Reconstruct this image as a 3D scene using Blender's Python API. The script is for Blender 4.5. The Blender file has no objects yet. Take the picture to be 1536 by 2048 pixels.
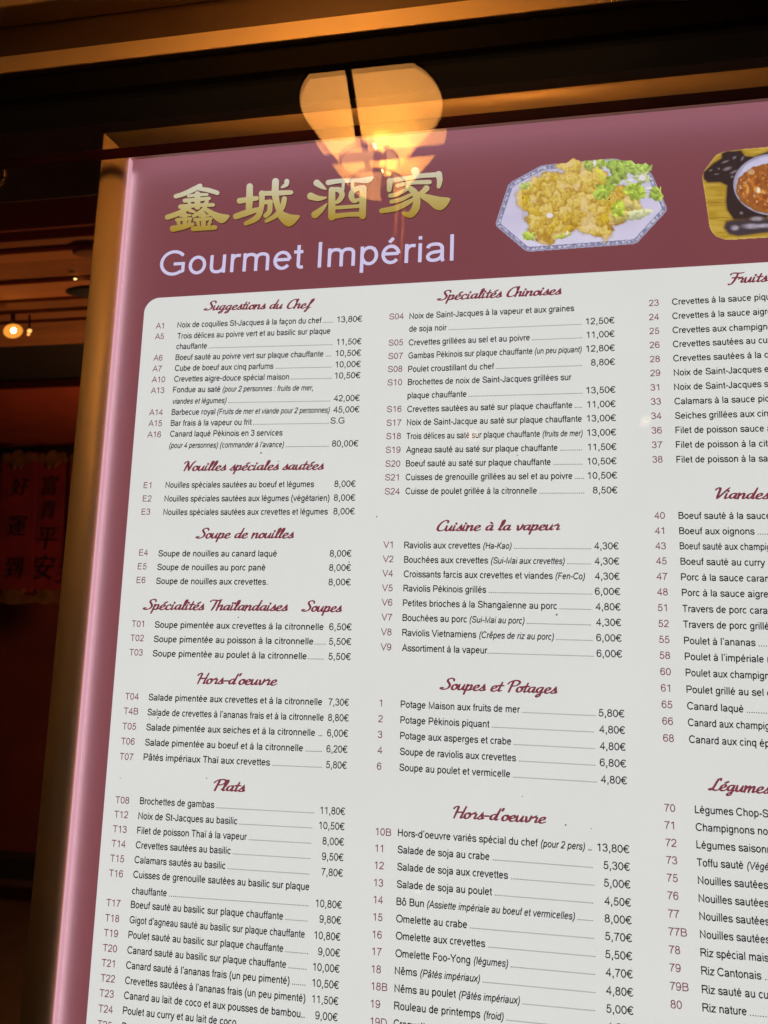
import bpy, math, random
import numpy as np
from mathutils import Vector, Matrix

# ---------------------------------------------------------------- camera, world, exposure
sc = bpy.context.scene
COL = sc.collection
D, EYE, FPX = 0.90, 1.50, 1600.0          # camera to print plane, eye height, focal length in photo pixels
R3 = np.array([[0.98364952, -0.02513931, 0.17833013],
               [-0.00639094, 0.98471301, 0.17406735],
               [-0.17997993, -0.17236096, 0.96845182]])   # columns: board right, board down, board inward
cd = bpy.data.cameras.new('camera'); cam = bpy.data.objects.new('camera', cd); COL.objects.link(cam)
def w3(row): return Vector((row[0], row[2], -row[1]))
cx_, cy_, cz_ = w3(R3[0]), -w3(R3[1]), -w3(R3[2])
mw = Matrix((cx_, cy_, cz_)).transposed().to_4x4(); mw.translation = (0, -D, EYE); cam.matrix_world = mw
cd.sensor_fit = 'VERTICAL'; cd.sensor_height = 36.0; cd.lens = 36.0 * FPX / 2048.0
cd.clip_start = 0.02; cd.clip_end = 60
cd.dof.use_dof = True; cd.dof.focus_distance = 0.93; cd.dof.aperture_fstop = 7.0
sc.camera = cam
wd = bpy.data.worlds.new('World'); sc.world = wd; wd.use_nodes = True
wd.node_tree.nodes['Background'].inputs[0].default_value = (0.9, 0.55, 0.35, 1)
wd.node_tree.nodes['Background'].inputs[1].default_value = 0.010
vs = sc.view_settings; vs.view_transform = 'Standard'; vs.look = 'None'; vs.exposure = 0.0; vs.gamma = 1.0
vs.use_curve_mapping = False
cy = sc.cycles
cy.use_denoising = True; cy.max_bounces = 14; cy.glossy_bounces = 8; cy.transparent_max_bounces = 32
cy.diffuse_bounces = 4; cy.transmission_bounces = 8; cy.sample_clamp_indirect = 40.0; cy.caustics_reflective = False

# ---------------------------------------------------------------- helpers
def un(px, py):
    e = R3.T @ np.array([px - 768.0, py - 1024.0, FPX]); return e[0] / e[2], e[1] / e[2]
def at(px, py, Y=0.0):
    """the point of the plane y = Y that the photograph shows at this pixel"""
    u, v = un(px, py); k = D + Y
    return Vector((u * k, Y, EYE - v * k))
def bp(px, py):
    p = at(px, py, 0.0); return np.array([p.x, p.z])
def lin(r, g, b):
    f = lambda c: (c / 255 / 12.92) if c / 255 <= 0.04045 else ((c / 255 + 0.055) / 1.055) ** 2.4
    return (f(r), f(g), f(b), 1.0)
def link(o, parent=None):
    COL.objects.link(o)
    if parent is not None:
        o.parent = parent; o.matrix_parent_inverse = parent.matrix_basis.inverted()
        if parent.parent is not None:
            o.matrix_parent_inverse = (parent.parent.matrix_basis @ parent.matrix_parent_inverse @ parent.matrix_basis).inverted()
    return o
def obj(name, verts, faces, m, parent=None, smooth=False, attr=None):
    me = bpy.data.meshes.new(name); me.from_pydata([tuple(v) for v in verts], [], faces); me.update()
    if attr is not None:
        ca = me.color_attributes.new('print_colour', 'FLOAT_COLOR', 'POINT')
        ca.data.foreach_set('color', np.asarray(attr, dtype=np.float32).ravel())
    me.materials.append(m)
    if smooth: me.polygons.foreach_set('use_smooth', [True] * len(me.polygons))
    return link(bpy.data.objects.new(name, me), parent)
def empty(name, loc, label, cat, group=None):
    o = bpy.data.objects.new(name, None); o.location = loc; o.empty_display_size = 0.05; COL.objects.link(o)
    o['label'] = label; o['category'] = cat
    if group: o['group'] = group
    return o
def tag(o, label, cat, group=None):
    o['label'] = label; o['category'] = cat
    if group: o['group'] = group
    return o
def box(name, x0, x1, y0, y1, z0, z1, m, parent=None, bev=0.0):
    v = [(x, y, z) for x in (x0, x1) for y in (y0, y1) for z in (z0, z1)]
    f = [(0, 1, 3, 2), (4, 6, 7, 5), (0, 4, 5, 1), (2, 3, 7, 6), (0, 2, 6, 4), (1, 5, 7, 3)]
    o = obj(name, v, f, m, parent)
    if bev:
        b = o.modifiers.new('bevel', 'BEVEL'); b.width = bev; b.segments = 3
    return o
def tube(name, pts, r, m, parent=None, n=14):
    pts = [Vector(p) for p in pts]; rs = r if isinstance(r, (list, tuple)) else [r] * len(pts)
    V, F = [], []
    up = Vector((0, 0, 1)) if abs((pts[1] - pts[0]).normalized().z) < 0.9 else Vector((1, 0, 0))
    for i, p in enumerate(pts):
        t = (pts[min(i + 1, len(pts) - 1)] - pts[max(i - 1, 0)]).normalized()
        a = t.cross(up).normalized(); b = t.cross(a).normalized()
        for k in range(n):
            an = 2 * math.pi * k / n; V.append(p + (a * math.cos(an) + b * math.sin(an)) * rs[i])
    for i in range(len(pts) - 1):
        for k in range(n):
            k2 = (k + 1) % n; F.append((i * n + k, i * n + k2, (i + 1) * n + k2, (i + 1) * n + k))
    F.append(tuple(range(n))); F.append(tuple((len(pts) - 1) * n + k for k in range(n)))
    return obj(name, V, F, m, parent, True)
def lathe(name, prof, c, m, parent=None, n=40, close=False):
    V, F = [], []
    for r, z in prof:
        for k in range(n):
            a = 2 * math.pi * k / n; V.append((c[0] + r * math.cos(a), c[1] + r * math.sin(a), c[2] + z))
    for i in range(len(prof) - 1):
        for k in range(n):
            k2 = (k + 1) % n; F.append((i * n + k, i * n + k2, (i + 1) * n + k2, (i + 1) * n + k))
    return obj(name, V, F, m, parent, True)
def bez(pts, n=12):
    out = []; p0 = pts[0]
    for i in range(1, len(pts), 3):
        a, b, c = pts[i], pts[i + 1], pts[i + 2]
        for k in range(1, n + 1):
            t = k / n; out.append(tuple((1 - t) ** 3 * p + 3 * (1 - t) ** 2 * t * q + 3 * (1 - t) * t * t * r + t ** 3 * s for p, q, r, s in zip(p0, a, b, c)))
        p0 = c
    return [tuple(pts[0])] + out

# ---------------------------------------------------------------- materials
def newmat(name):
    m = bpy.data.materials.new(name); m.use_nodes = True; nt = m.node_tree; nt.nodes.clear()
    o = nt.nodes.new('ShaderNodeOutputMaterial'); return m, nt, o
def prin(name, col, rough=0.5, metal=0.0, spec=0.5, noise=0.0, nscale=20.0, bump=0.0, stretch=(1, 1, 1), col2=None):
    m, nt, o = newmat(name); b = nt.nodes.new('ShaderNodeBsdfPrincipled'); nt.links.new(b.outputs[0], o.inputs[0])
    b.inputs['Base Color'].default_value = col; b.inputs['Roughness'].default_value = rough
    b.inputs['Metallic'].default_value = metal; b.inputs['Specular IOR Level'].default_value = spec
    if noise or bump:
        tc = nt.nodes.new('ShaderNodeTexCoord'); mp = nt.nodes.new('ShaderNodeMapping'); mp.inputs['Scale'].default_value = stretch
        nz = nt.nodes.new('ShaderNodeTexNoise'); nz.inputs['Scale'].default_value = nscale; nz.inputs['Detail'].default_value = 6
        nt.links.new(tc.outputs['Object'], mp.inputs[0]); nt.links.new(mp.outputs[0], nz.inputs['Vector'])
        if noise:
            rp = nt.nodes.new('ShaderNodeValToRGB'); rp.color_ramp.elements[0].position = 0.3; rp.color_ramp.elements[1].position = 0.72
            c2 = col2 or tuple(c * (1 - noise) for c in col[:3]) + (1,)
            rp.color_ramp.elements[0].color = c2; rp.color_ramp.elements[1].color = col
            nt.links.new(nz.outputs[0], rp.inputs[0]); nt.links.new(rp.outputs[0], b.inputs['Base Color'])
            mr = nt.nodes.new('ShaderNodeMapRange'); mr.inputs[3].default_value = max(0, rough - 0.08); mr.inputs[4].default_value = min(1, rough + 0.1)
            nt.links.new(nz.outputs[0], mr.inputs[0]); nt.links.new(mr.outputs[0], b.inputs['Roughness'])
        if bump:
            bm = nt.nodes.new('ShaderNodeBump'); bm.inputs['Strength'].default_value = bump; bm.inputs['Distance'].default_value = 0.002
            nt.links.new(nz.outputs[0], bm.inputs['Height']); nt.links.new(bm.outputs[0], b.inputs['Normal'])
    return m
def emis(name, col, st=1.0):
    m, nt, o = newmat(name); e = nt.nodes.new('ShaderNodeEmission'); e.inputs[0].default_value = col; e.inputs[1].default_value = st
    nt.links.new(e.outputs[0], o.inputs[0]); return m
def backlit(name, col, st=1.0, trans=None, attr=False, uneven=0.0):
    st *= 1.19                                    # what the cover and the window take away again
    """printed film of a light box: glows, with uneven backlight put into its strength if asked, and lets the edge LEDs shine through"""
    m, nt, o = newmat(name); e = nt.nodes.new('ShaderNodeEmission'); e.inputs[0].default_value = col; e.inputs[1].default_value = st
    last = e.outputs[0]
    if attr:
        a = nt.nodes.new('ShaderNodeAttribute'); a.attribute_name = 'print_colour'; nt.links.new(a.outputs['Color'], e.inputs[0])
    elif uneven:  # noise in the emission strength imitates uneven backlight
        tc = nt.nodes.new('ShaderNodeTexCoord'); nz = nt.nodes.new('ShaderNodeTexNoise'); nz.inputs['Scale'].default_value = 3.0; nz.inputs['Detail'].default_value = 9; nz.inputs['Roughness'].default_value = 0.72
        nt.links.new(tc.outputs['Object'], nz.inputs['Vector'])
        mr = nt.nodes.new('ShaderNodeMapRange'); mr.inputs[1].default_value = 0.25; mr.inputs[2].default_value = 0.75; mr.inputs[3].default_value = st * (1 - uneven); mr.inputs[4].default_value = st * (1 + uneven)
        nt.links.new(nz.outputs[0], mr.inputs[0]); nt.links.new(mr.outputs[0], e.inputs[1])
    if trans:
        t = nt.nodes.new('ShaderNodeBsdfTranslucent'); t.inputs[0].default_value = trans
        ad = nt.nodes.new('ShaderNodeAddShader'); nt.links.new(last, ad.inputs[0]); nt.links.new(t.outputs[0], ad.inputs[1]); last = ad.outputs[0]
    nt.links.new(last, o.inputs[0]); return m
def clear(name, f0=0.043, tint=(1, 1, 1, 1), rough=0.0, smear=0.0):
    """clear sheet: straight-through light plus a mirror reflection that grows at grazing angles"""
    m, nt, o = newmat(name); N = nt.nodes.new
    g = N('ShaderNodeNewGeometry'); dt = N('ShaderNodeVectorMath'); dt.operation = 'DOT_PRODUCT'
    nt.links.new(g.outputs['Normal'], dt.inputs[0]); nt.links.new(g.outputs['Incoming'], dt.inputs[1])
    def mth(op, a, b=None):
        n = N('ShaderNodeMath'); n.operation = op
        for i, s in enumerate((a, b)):
            if s is None: continue
            if isinstance(s, (int, float)): n.inputs[i].default_value = s
            else: nt.links.new(s, n.inputs[i])
        return n.outputs[0]
    c = mth('ABSOLUTE', dt.outputs['Value']); p = mth('POWER', mth('SUBTRACT', 1.0, c), 5.0)
    fr = mth('ADD', mth('MULTIPLY', p, 1 - f0), f0)
    t = N('ShaderNodeBsdfTransparent'); t.inputs[0].default_value = tint
    gl = N('ShaderNodeBsdfGlossy'); gl.inputs['Roughness'].default_value = rough
    mx = N('ShaderNodeMixShader'); nt.links.new(fr, mx.inputs[0]); nt.links.new(t.outputs[0], mx.inputs[1]); nt.links.new(gl.outputs[0], mx.inputs[2])
    nt.links.new(mx.outputs[0], o.inputs[0]); return m
def filmmat(name, tcol, dcol, f0=0.04):
    m, nt, o = newmat(name); N = nt.nodes.new
    t = N('ShaderNodeBsdfTransparent'); t.inputs[0].default_value = tcol
    d = N('ShaderNodeBsdfDiffuse'); d.inputs[0].default_value = dcol
    ad = N('ShaderNodeAddShader'); nt.links.new(t.outputs[0], ad.inputs[0]); nt.links.new(d.outputs[0], ad.inputs[1])
    nt.links.new(ad.outputs[0], o.inputs[0]); return m

M = {}
M['red'] = backlit('red_print', lin(122, 66, 72), 0.97, (0.56, 0.40, 0.46, 1), uneven=0.03)
M['white'] = backlit('white_print', lin(217, 217, 214), 1.0, None, uneven=0.03)
M['letter'] = backlit('lavender_print', lin(204, 197, 230))
M['maroon'] = backlit('maroon_ink', lin(122, 60, 74), 0.95)
M['title'] = backlit('title_ink', lin(124, 54, 66), 1.0)
M['ink'] = prin('black_ink', (0.012, 0.011, 0.018, 1), 0.6, spec=0.2)
M['photo'] = backlit('photo_print', (1, 1, 1, 1), 1.0, attr=True)
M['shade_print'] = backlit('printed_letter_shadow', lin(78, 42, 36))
M['glass'] = clear('window_glass', 0.043)
M['acrylic'] = clear('acrylic_cover', 0.043)
M['film'] = filmmat('red_film', (0.085, 0.0012, 0.003, 1), (0.032, 0.0025, 0.004, 1))
M['alu'] = prin('champagne_aluminium', (0.82, 0.62, 0.37, 1), 0.45, 0.18, noise=0.05, nscale=30, stretch=(1, 1, 0.05))
M['transom'] = prin('painted_transom', (0.70, 0.54, 0.33, 1), 0.5, 0.05, noise=0.15, nscale=14, stretch=(0.08, 1, 1))
M['bead'] = prin('black_gasket', (0.006, 0.005, 0.005, 1), 0.9, spec=0.08)
M['fascia'] = prin('dark_brown_panel', (0.10, 0.06, 0.035, 1), 0.55, noise=0.3, nscale=8)
M['led'] = emis('led_tube', (1.0, 0.92, 0.97, 1), 3.3)
M['plastic'] = prin('black_box', (0.02, 0.018, 0.018, 1), 0.6)
M['brass'] = prin('aged_brass', (0.45, 0.27, 0.09, 1), 0.35, 0.9, noise=0.3, nscale=60)
M['iron'] = prin('dark_strap', (0.03, 0.018, 0.01, 1), 0.5, 0.4)

# ---------------------------------------------------------------- setting: the dim room behind the window
M['wall'] = prin('dark_red_wall', (0.26, 0.040, 0.02, 1), 0.8, noise=0.4, nscale=3)
M['woodA'] = prin('brown_plank', (0.46, 0.165, 0.055, 1), 0.7, spec=0.15, noise=0.25, nscale=6, stretch=(0.3, 4, 4))
M['woodB'] = prin('warm_plank', (0.66, 0.25, 0.085, 1), 0.7, spec=0.15, noise=0.2, nscale=6, stretch=(0.3, 4, 4))
M['woodC'] = prin('dull_plank', (0.32, 0.125, 0.05, 1), 0.7, spec=0.15, noise=0.3, nscale=6, stretch=(0.3, 4, 4))
M['groove'] = prin('black_shade_and_rail', (0.012, 0.008, 0.007, 1), 0.6)  # black colour stands in for shaded beam sides; rails and vent share it
M['backing'] = prin('dark_backing_board', (0.30, 0.17, 0.12, 1), 0.6, noise=0.4, nscale=4)
M['beam'] = prin('dark_red_beam', (0.34, 0.06, 0.03, 1), 0.6, spec=0.2, noise=0.3, nscale=5)
CEIL = 2.74; H = CEIL - EYE
def ceil_y(px, py): u, v = un(px, py); return H / (-v) - D        # depth at which the ceiling shows at this pixel
back_y = 4.15
wall = box('back_wall', -6, 2, back_y, back_y + 0.1, -0.2, CEIL + 0.2, M['wall']); wall['kind'] = 'structure'
ceiling = box('ceiling', -6, 2, 0.9, back_y, CEIL + 0.05, CEIL + 0.12, M['groove']); ceiling['kind'] = 'structure'
floor = box('floor', -6, 4, -4, back_y, -0.1, 0.0, M['fascia']); floor['kind'] = 'structure'
bands = [(477, 495, 'woodA', 0.0), (495.5, 514, 'woodB', -0.012), (514.5, 557, 'woodA', 0.0), (558, 589, 'woodB', -0.012),
         (601, 617, 'woodC', 0), (624, 638, 'woodC', 0), (644, 690, 'woodC', 0.0), (776, 893, 'beam', 0.0)]
for y0, y1, mt, dz in bands:
    box('plank', -5.5, 1.5, ceil_y(100, y0), ceil_y(100, y1), CEIL + dz, CEIL + 0.045, M[mt], ceiling, 0.004)
backing = tag(box('dark_backing', -5.5, 1.6, 0.62, 0.626, at(100, 396, 0.62).z, 2.9, M['backing'], None, 0.003), 'added brown board standing in for the dark room above and behind the menu', 'dark_backing')  # board put in where the room is only dark
b2 = at(100, 397, 0.95); b3 = at(100, 453, 0.95)
beam = tag(box('ceiling_beam', -5.5, 1.6, 0.95, 0.965, b3.z, b2.z + 0.06, M['beam'], None, 0.004), 'dark red ceiling beam running above the brown planks', 'beam')
kb = at(40, 1717, 3.6); kb2 = at(40, 1760, 3.6)

# ---------------------------------------------------------------- shop window: transom, glazing bead, glass, film strip
GY = -0.040
win = empty('shop_window', (-0.2, GY, 0.6), 'shop window with clear glass under a warm painted transom bar', 'window')
def zrow(x, y, Y): return at(x, y, Y).z
TY = -0.056
box('transom', -2.2, 1.6, TY, 0.03, zrow(768, 57, TY), zrow(768, 20, TY), M['transom'], win, 0.0015)
box('glazing_bead', -2.2, 1.6, -0.0465, 0.02, zrow(768, 117, -0.0465), zrow(768, 57, TY) - 0.0005, M['bead'], win, 0.001)
box('fascia', -2.2, 1.6, -0.040, 0.02, zrow(768, 20, TY) + 0.0005, 2.62, M['fascia'], win)
box('upper_bar', -2.2, 1.6, -0.075, -0.0405, zrow(0, 14, -0.075), zrow(0, 14, -0.075) + 0.06, M['transom'], win, 0.002)
gz1 = zrow(768, 127, -0.0465) + 0.01
def sheet(name, x0, x1, z0, z1, y, m, parent, sub=None):
    return obj(name, [(x0, y, z0), (x1, y, z0), (x1, y, z1), (x0, y, z1)], [(0, 1, 2, 3)], m, parent)
box('glass_pane', -2.2, 1.6, GY, GY + 0.0045, 0.02, gz1, M['glass'], win)
SY = -0.030
strip = box('red_film_strip', -2.2, 1.6, SY - 0.0004, SY, zrow(200, 320.5, SY), zrow(200, 300, SY), M['film'])
tag(strip, 'narrow dark red translucent film strip running along the glass above the menu', 'film strip')

# ---------------------------------------------------------------- the lit menu board
bl, bt = bp(265, 330)[0], bp(640, 285)[1]
br, bb = 0.72, 0.86
board = empty('menu_board', (0.1, 0.02, bb), 'backlit restaurant menu with red header and white price columns in metal frame', 'menu')
sheet_o = obj('print_sheet', [(bl, 0, bb), (br, 0, bb), (br, 0, bt), (bl, 0, bt)], [(0, 1, 2, 3)], M['red'], board)
# acrylic cover and edge
M['edge'] = backlit('acrylic_edge', lin(170, 130, 142), 1.0, (0.45, 0.38, 0.41, 1))
box('acrylic_edge', bl - 0.0036, bl - 0.0016, -0.004, 0.003, bb, bt, M['edge'], board)
box('acrylic_cover', bl - 0.0005, br, -0.0050, -0.0030, bb, bt, M['acrylic'], board)
box('back_plate', bl - 0.02, br, 0.040, 0.043, bb, bt, M['plastic'], board)
ls = box('led_strip', bl - 0.001, bl + 0.004, 0.0105, 0.0115, bb, bt - 0.004, M['plastic'], board)
zz = bt - 0.02; rl = random.Random(3)
while zz > bb + 0.03:                                # single LED chips, unevenly strong
    h = rl.uniform(0.030, 0.055); box('led_chip', bl - 0.0005, bl + 0.002, 0.0040, 0.0065, zz - h, zz, M['led'], ls); zz -= h + 0.0008
M['led_top'] = emis('led_tube_top', (0.85, 0.75, 1.0, 1), 0.95)
box('led_strip', bl + 0.01, br, 0.022, 0.030, bt - 0.012, bt - 0.004, M['led_top'], board)
# frame rails with a rounded front, mitred at the corner
FW = 0.0385
def rail(horizontal):
    prof = []
    for k in range(15):
        a = math.pi * k / 14; s = FW / 2 - FW / 2 * math.cos(a)
        prof.append((s, -0.002 - 0.0125 * math.sin(a) ** 0.8))
    prof = [(0.0, 0.03)] + prof + [(FW, 0.03)]
    V, F = [], []
    ix, iz = bl - 0.0046, bt + 0.0012
    for s, y in prof:                        # s = 0 on the inner lip
        if horizontal: V += [(ix - s, y, iz + s), (br + 0.03, y, iz + s)]
        else: V += [(ix - s, y, iz + s), (ix - s, y, bb)]
    n = len(prof)
    for i in range(n - 1): F.append((2 * i, 2 * i + 1, 2 * i + 3, 2 * i + 2))
    F.append(tuple(2 * i for i in range(n)))
    return obj('frame_rail', V, F, M['alu'], board, True)
r1 = rail(False); r2 = rail(True)
# white sheet with rounded corner
def white_sheet():
    L = [bp(281, 750)[0], bp(229.5, 1350)[0], bp(170, 2040)[0]]; x0 = sum(L) / 3; zt = (bp(768, 570)[1] + bp(1500, 526)[1]) / 2
    r = 0.020; pts = [(x0, bb + 0.02)]
    for k in range(13):
        a = math.pi - k / 12 * math.pi / 2; pts.append((x0 + r + r * math.cos(a), zt - r + r * math.sin(a)))
    pts += [(br - 0.02, zt), (br - 0.02, bb + 0.02)]
    return obj('white_field', [(x, -0.0003, z) for x, z in pts], [tuple(range(len(pts)))], M['white'], sheet_o)
white_sheet()

# ---------------------------------------------------------------- lettering
def parse(path):
    """M/L/C moves, O cx cy rx ry = ellipse, A cx cy rx ry a0 a1 = arc; gives [(points, closed)]"""
    out = []; tok = path.replace('M', ' M ').replace('L', ' L ').replace('C', ' C ').replace('O', ' O ').replace('A', ' A ').split()
    i = 0; cur = None
    def num(n):
        nonlocal i
        v = [float(t) for t in tok[i:i + n]]; i += n; return v
    while i < len(tok):
        c = tok[i]; i += 1
        if c == 'M': cur = [tuple(num(2))]; out.append([cur, False])
        elif c == 'L': cur.append(tuple(num(2)))
        elif c == 'C':
            v = num(6); p0 = cur[-1]
            for k in range(1, 8):
                t = k / 7; cur.append(tuple((1 - t) ** 3 * p0[j] + 3 * (1 - t) ** 2 * t * v[j] + 3 * (1 - t) * t * t * v[2 + j] + t ** 3 * v[4 + j] for j in (0, 1)))
        elif c == 'O':
            x, y, a, b = num(4); out.append([[(x + a * math.cos(2 * math.pi * k / 22), y + b * math.sin(2 * math.pi * k / 22)) for k in range(22)], True])
        elif c == 'A':
            x, y, a, b, s, e = num(6); out.append([[(x + a * math.cos(math.radians(s + (e - s) * k / 18)), y + b * math.sin(math.radians(s + (e - s) * k / 18))) for k in range(19)], False])
    return out
def ribbon(pts, w, closed=False, caps=False):
    """2D stroke of half width w (number or list) -> verts, faces"""
    P = [np.array(p, float) for p in pts]; n = len(P); W = w if hasattr(w, '__len__') else [w] * n
    V, F = [], []
    for i in range(n):
        a = P[i] - P[i - 1] if (i or closed) else P[1] - P[0]
        b = P[(i + 1) % n] - P[i] if (i < n - 1 or closed) else a
        a = a / (np.hypot(*a) or 1); b = b / (np.hypot(*b) or 1)
        na, nb = np.array([-a[1], a[0]]), np.array([-b[1], b[0]]); m = na + nb; l = np.hypot(*m)
        m = na if l < 0.2 else m / l; k = min(1 / max(m @ na, 0.3), 2.2)
        V += [P[i] + m * W[i] * k, P[i] - m * W[i] * k]
    for i in range(n if closed else n - 1):
        j = (i + 1) % n; F.append((2 * i, 2 * i + 1, 2 * j + 1, 2 * j))
    if caps and not closed:
        for e, d in ((0, P[0] - P[1]), (n - 1, P[-1] - P[-2])):
            d = d / (np.hypot(*d) or 1); a0 = math.atan2(d[1], d[0]); b0 = len(V); V.append(P[e])
            for k in range(9):
                a = a0 - math.pi / 2 + math.pi * k / 8; V.append(P[e] + W[e] * np.array([math.cos(a), math.sin(a)]))
            F += [(b0, b0 + 1 + k, b0 + 2 + k) for k in range(8)]
    return V, F
SANS = {
'a': (556, 'M78 372C88 450 165 476 258 476C390 476 432 425 432 335L432 120C432 60 445 30 462 0M432 285C340 255 240 270 160 235C90 200 78 150 82 125C95 55 160 33 215 33C350 33 432 110 432 215'),
'b': (556, 'M108 716L108 0O290 259 182 226'), 'c': (500, 'A268 259 186 226 40 320'), 'd': (556, 'M448 716L448 0O266 259 182 226'),
'e': (556, 'M84 278L470 278A278 259 194 226 5 322'), 'f': (278, 'M138 0L138 570C138 660 180 688 268 674M14 474L258 474'),
'g': (556, 'O262 265 180 220M444 519L444 -20C444 -140 360 -168 255 -168C160 -168 98 -130 88 -60'),
'h': (556, 'M110 716L110 0M110 290C115 420 190 476 285 476C400 476 445 420 445 320L445 0'),
'i': (222, 'M111 519L111 0M111 716L111 622'), 'j': (222, 'M111 519L111 -70C111 -160 60 -172 -25 -160M111 716L111 622'),
'k': (500, 'M110 716L110 0M430 519L110 205M225 312L458 0'), 'l': (222, 'M111 716L111 0'),
'm': (833, 'M110 519L110 0M110 310C115 430 180 476 265 476C370 476 416 430 416 340L416 0M416 310C420 430 490 476 570 476C680 476 722 430 722 340L722 0'),
'n': (556, 'M110 519L110 0M110 290C115 420 190 476 285 476C400 476 445 420 445 320L445 0'), 'o': (556, 'O278 259 195 226'),
'p': (556, 'M108 519L108 -205O290 259 182 226'), 'q': (556, 'M448 519L448 -205O266 259 182 226'),
'r': (333, 'M110 519L110 0M110 280C112 420 180 500 330 462'),
's': (500, 'M430 368C415 450 350 478 255 478C150 478 85 440 85 375C85 300 160 285 255 262C350 240 440 225 440 140C440 60 350 33 260 33C150 33 80 70 65 165'),
't': (278, 'M142 665L142 120C142 50 180 32 268 42M18 474L258 474'),
'u': (556, 'M108 519L108 200C108 90 150 33 265 33C370 33 446 100 446 235M446 519L446 0'), 'v': (500, 'M32 519L250 30L468 519'),
'w': (722, 'M28 519L192 40L361 480L530 40L694 519'), 'x': (500, 'M30 519L470 0M470 519L30 0'),
'y': (500, 'M32 519L255 40M470 519L245 -70C212 -160 165 -185 50 -165'), 'z': (500, 'M50 476L435 476L60 43L460 43'),
'A': (667, 'M25 0L333 690L642 0M135 245L532 245'), 'B': (667, 'M120 0L120 716M120 671L350 671C500 671 555 610 555 530C555 430 480 385 350 385L120 385M350 385C520 385 590 300 590 215C590 100 500 45 360 45L120 45'),
'C': (722, 'A380 358 318 326 36 322'), 'D': (722, 'M125 0L125 716M125 671L320 671C540 671 630 540 630 360C630 160 520 45 320 45L125 45'),
'E': (667, 'M568 671L125 671L125 45L580 45M125 382L540 382'), 'F': (611, 'M560 671L125 671L125 0M125 350L500 350'),
'G': (778, 'A392 358 332 326 38 312M398 325L664 325L664 120C640 100 625 95 612 112'), 'H': (722, 'M125 716L125 0M597 716L597 0M125 378L597 378'), 'I': (278, 'M139 716L139 0'),
'J': (500, 'M372 716L372 210C372 90 320 35 215 35C110 35 65 90 65 215'), 'K': (667, 'M120 716L120 0M590 716L120 250M268 395L625 0'),
'L': (556, 'M120 716L120 43L525 43'), 'M': (833, 'M120 0L120 680L416 60L712 680L712 0'), 'N': (722, 'M122 0L122 655L600 61L600 716'),
'O': (778, 'O389 358 338 326'), 'P': (667, 'M122 0L122 671L380 671C540 671 590 590 590 500C590 390 520 325 370 325L122 325'),
'R': (722, 'M122 0L122 671L420 671C580 671 625 590 625 520C625 410 540 358 410 355L122 355M400 355C490 340 530 250 672 0'),
'S': (667, 'M572 515C560 630 470 676 340 676C200 676 110 620 110 530C110 420 210 400 340 370C480 340 592 310 592 195C592 90 490 40 350 40C190 40 90 105 80 240'),
'T': (611, 'M25 671L585 671M305 671L305 0'), 'U': (722, 'M122 716L122 260C122 110 210 38 360 38C520 38 598 110 598 270L598 716'), 'V': (667, 'M30 716L333 35L637 716'),
'Y': (667, 'M30 716L333 300L640 716M333 300L333 0'),
'0': (556, 'O277 353 200 318'), '1': (556, 'M330 0L330 690M330 690C290 625 200 565 112 535'), '2': (556, 'M85 510C90 620 170 672 285 672C400 672 465 610 465 515C465 400 350 320 220 190C140 120 100 80 85 43L492 43'),
'3': (556, 'M80 520C100 630 180 675 270 675C380 675 440 610 440 530C440 430 370 388 240 388M240 388C390 388 470 320 470 215C470 100 380 35 275 35C160 35 90 90 75 190'),
'4': (556, 'M375 0L375 672L62 212L522 212'), '5': (556, 'M470 665L178 665L125 345C170 400 230 430 290 430C400 430 470 350 470 240C470 110 380 35 275 35C170 35 100 90 80 190'),
'6': (556, 'M465 530C445 630 380 675 290 675C150 675 80 540 80 330C80 120 170 35 285 35C400 35 470 120 470 235C470 350 400 425 290 425C190 425 100 350 85 240'),
'7': (556, 'M50 660L485 660C350 510 230 300 215 0'), '8': (556, 'O277 530 165 145O277 212 195 177'),
'9': (556, 'M88 175C110 80 170 35 260 35C400 35 475 170 475 380C475 590 380 675 268 675C150 675 82 590 82 475C82 360 160 285 265 285C360 285 455 350 468 460'),
',': (278, 'M139 100L139 0M150 0C150 -60 130 -110 90 -125'), '.': (278, 'M139 100L139 0'), '-': (333, 'M35 262L300 262'), ':': (278, 'M139 519L139 419M139 100L139 0'),
'(': (333, 'M270 730C180 600 110 450 110 260C110 70 180 -80 270 -210'), ')': (333, 'M63 730C153 600 223 450 223 260C223 70 153 -80 63 -210'),
"'": (222, 'M115 716L115 620L85 545'), '€': (556, 'A360 358 250 326 42 318M0 432L440 432M0 290L410 290'), ' ': (278, ''),
}
for ch, base, acc in (('é', 'e', 'M230 590L330 710'), ('è', 'e', 'M326 590L226 710'), ('ê', 'e', 'M165 600L278 705L391 600'), ('à', 'a', 'M326 590L226 710'), ('â', 'a', 'M165 600L278 705L391 600'),
                      ('ô', 'o', 'M165 600L278 705L391 600'), ('ï', 'ı', 'M30 700L30 610M192 700L192 610'), ('ç', 'c', 'M270 20C330 -80 350 -190 180 -180')):
    b = SANS.get(base, (222, 'M111 519L111 0')); SANS[ch] = (b[0], b[1] + acc)
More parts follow.
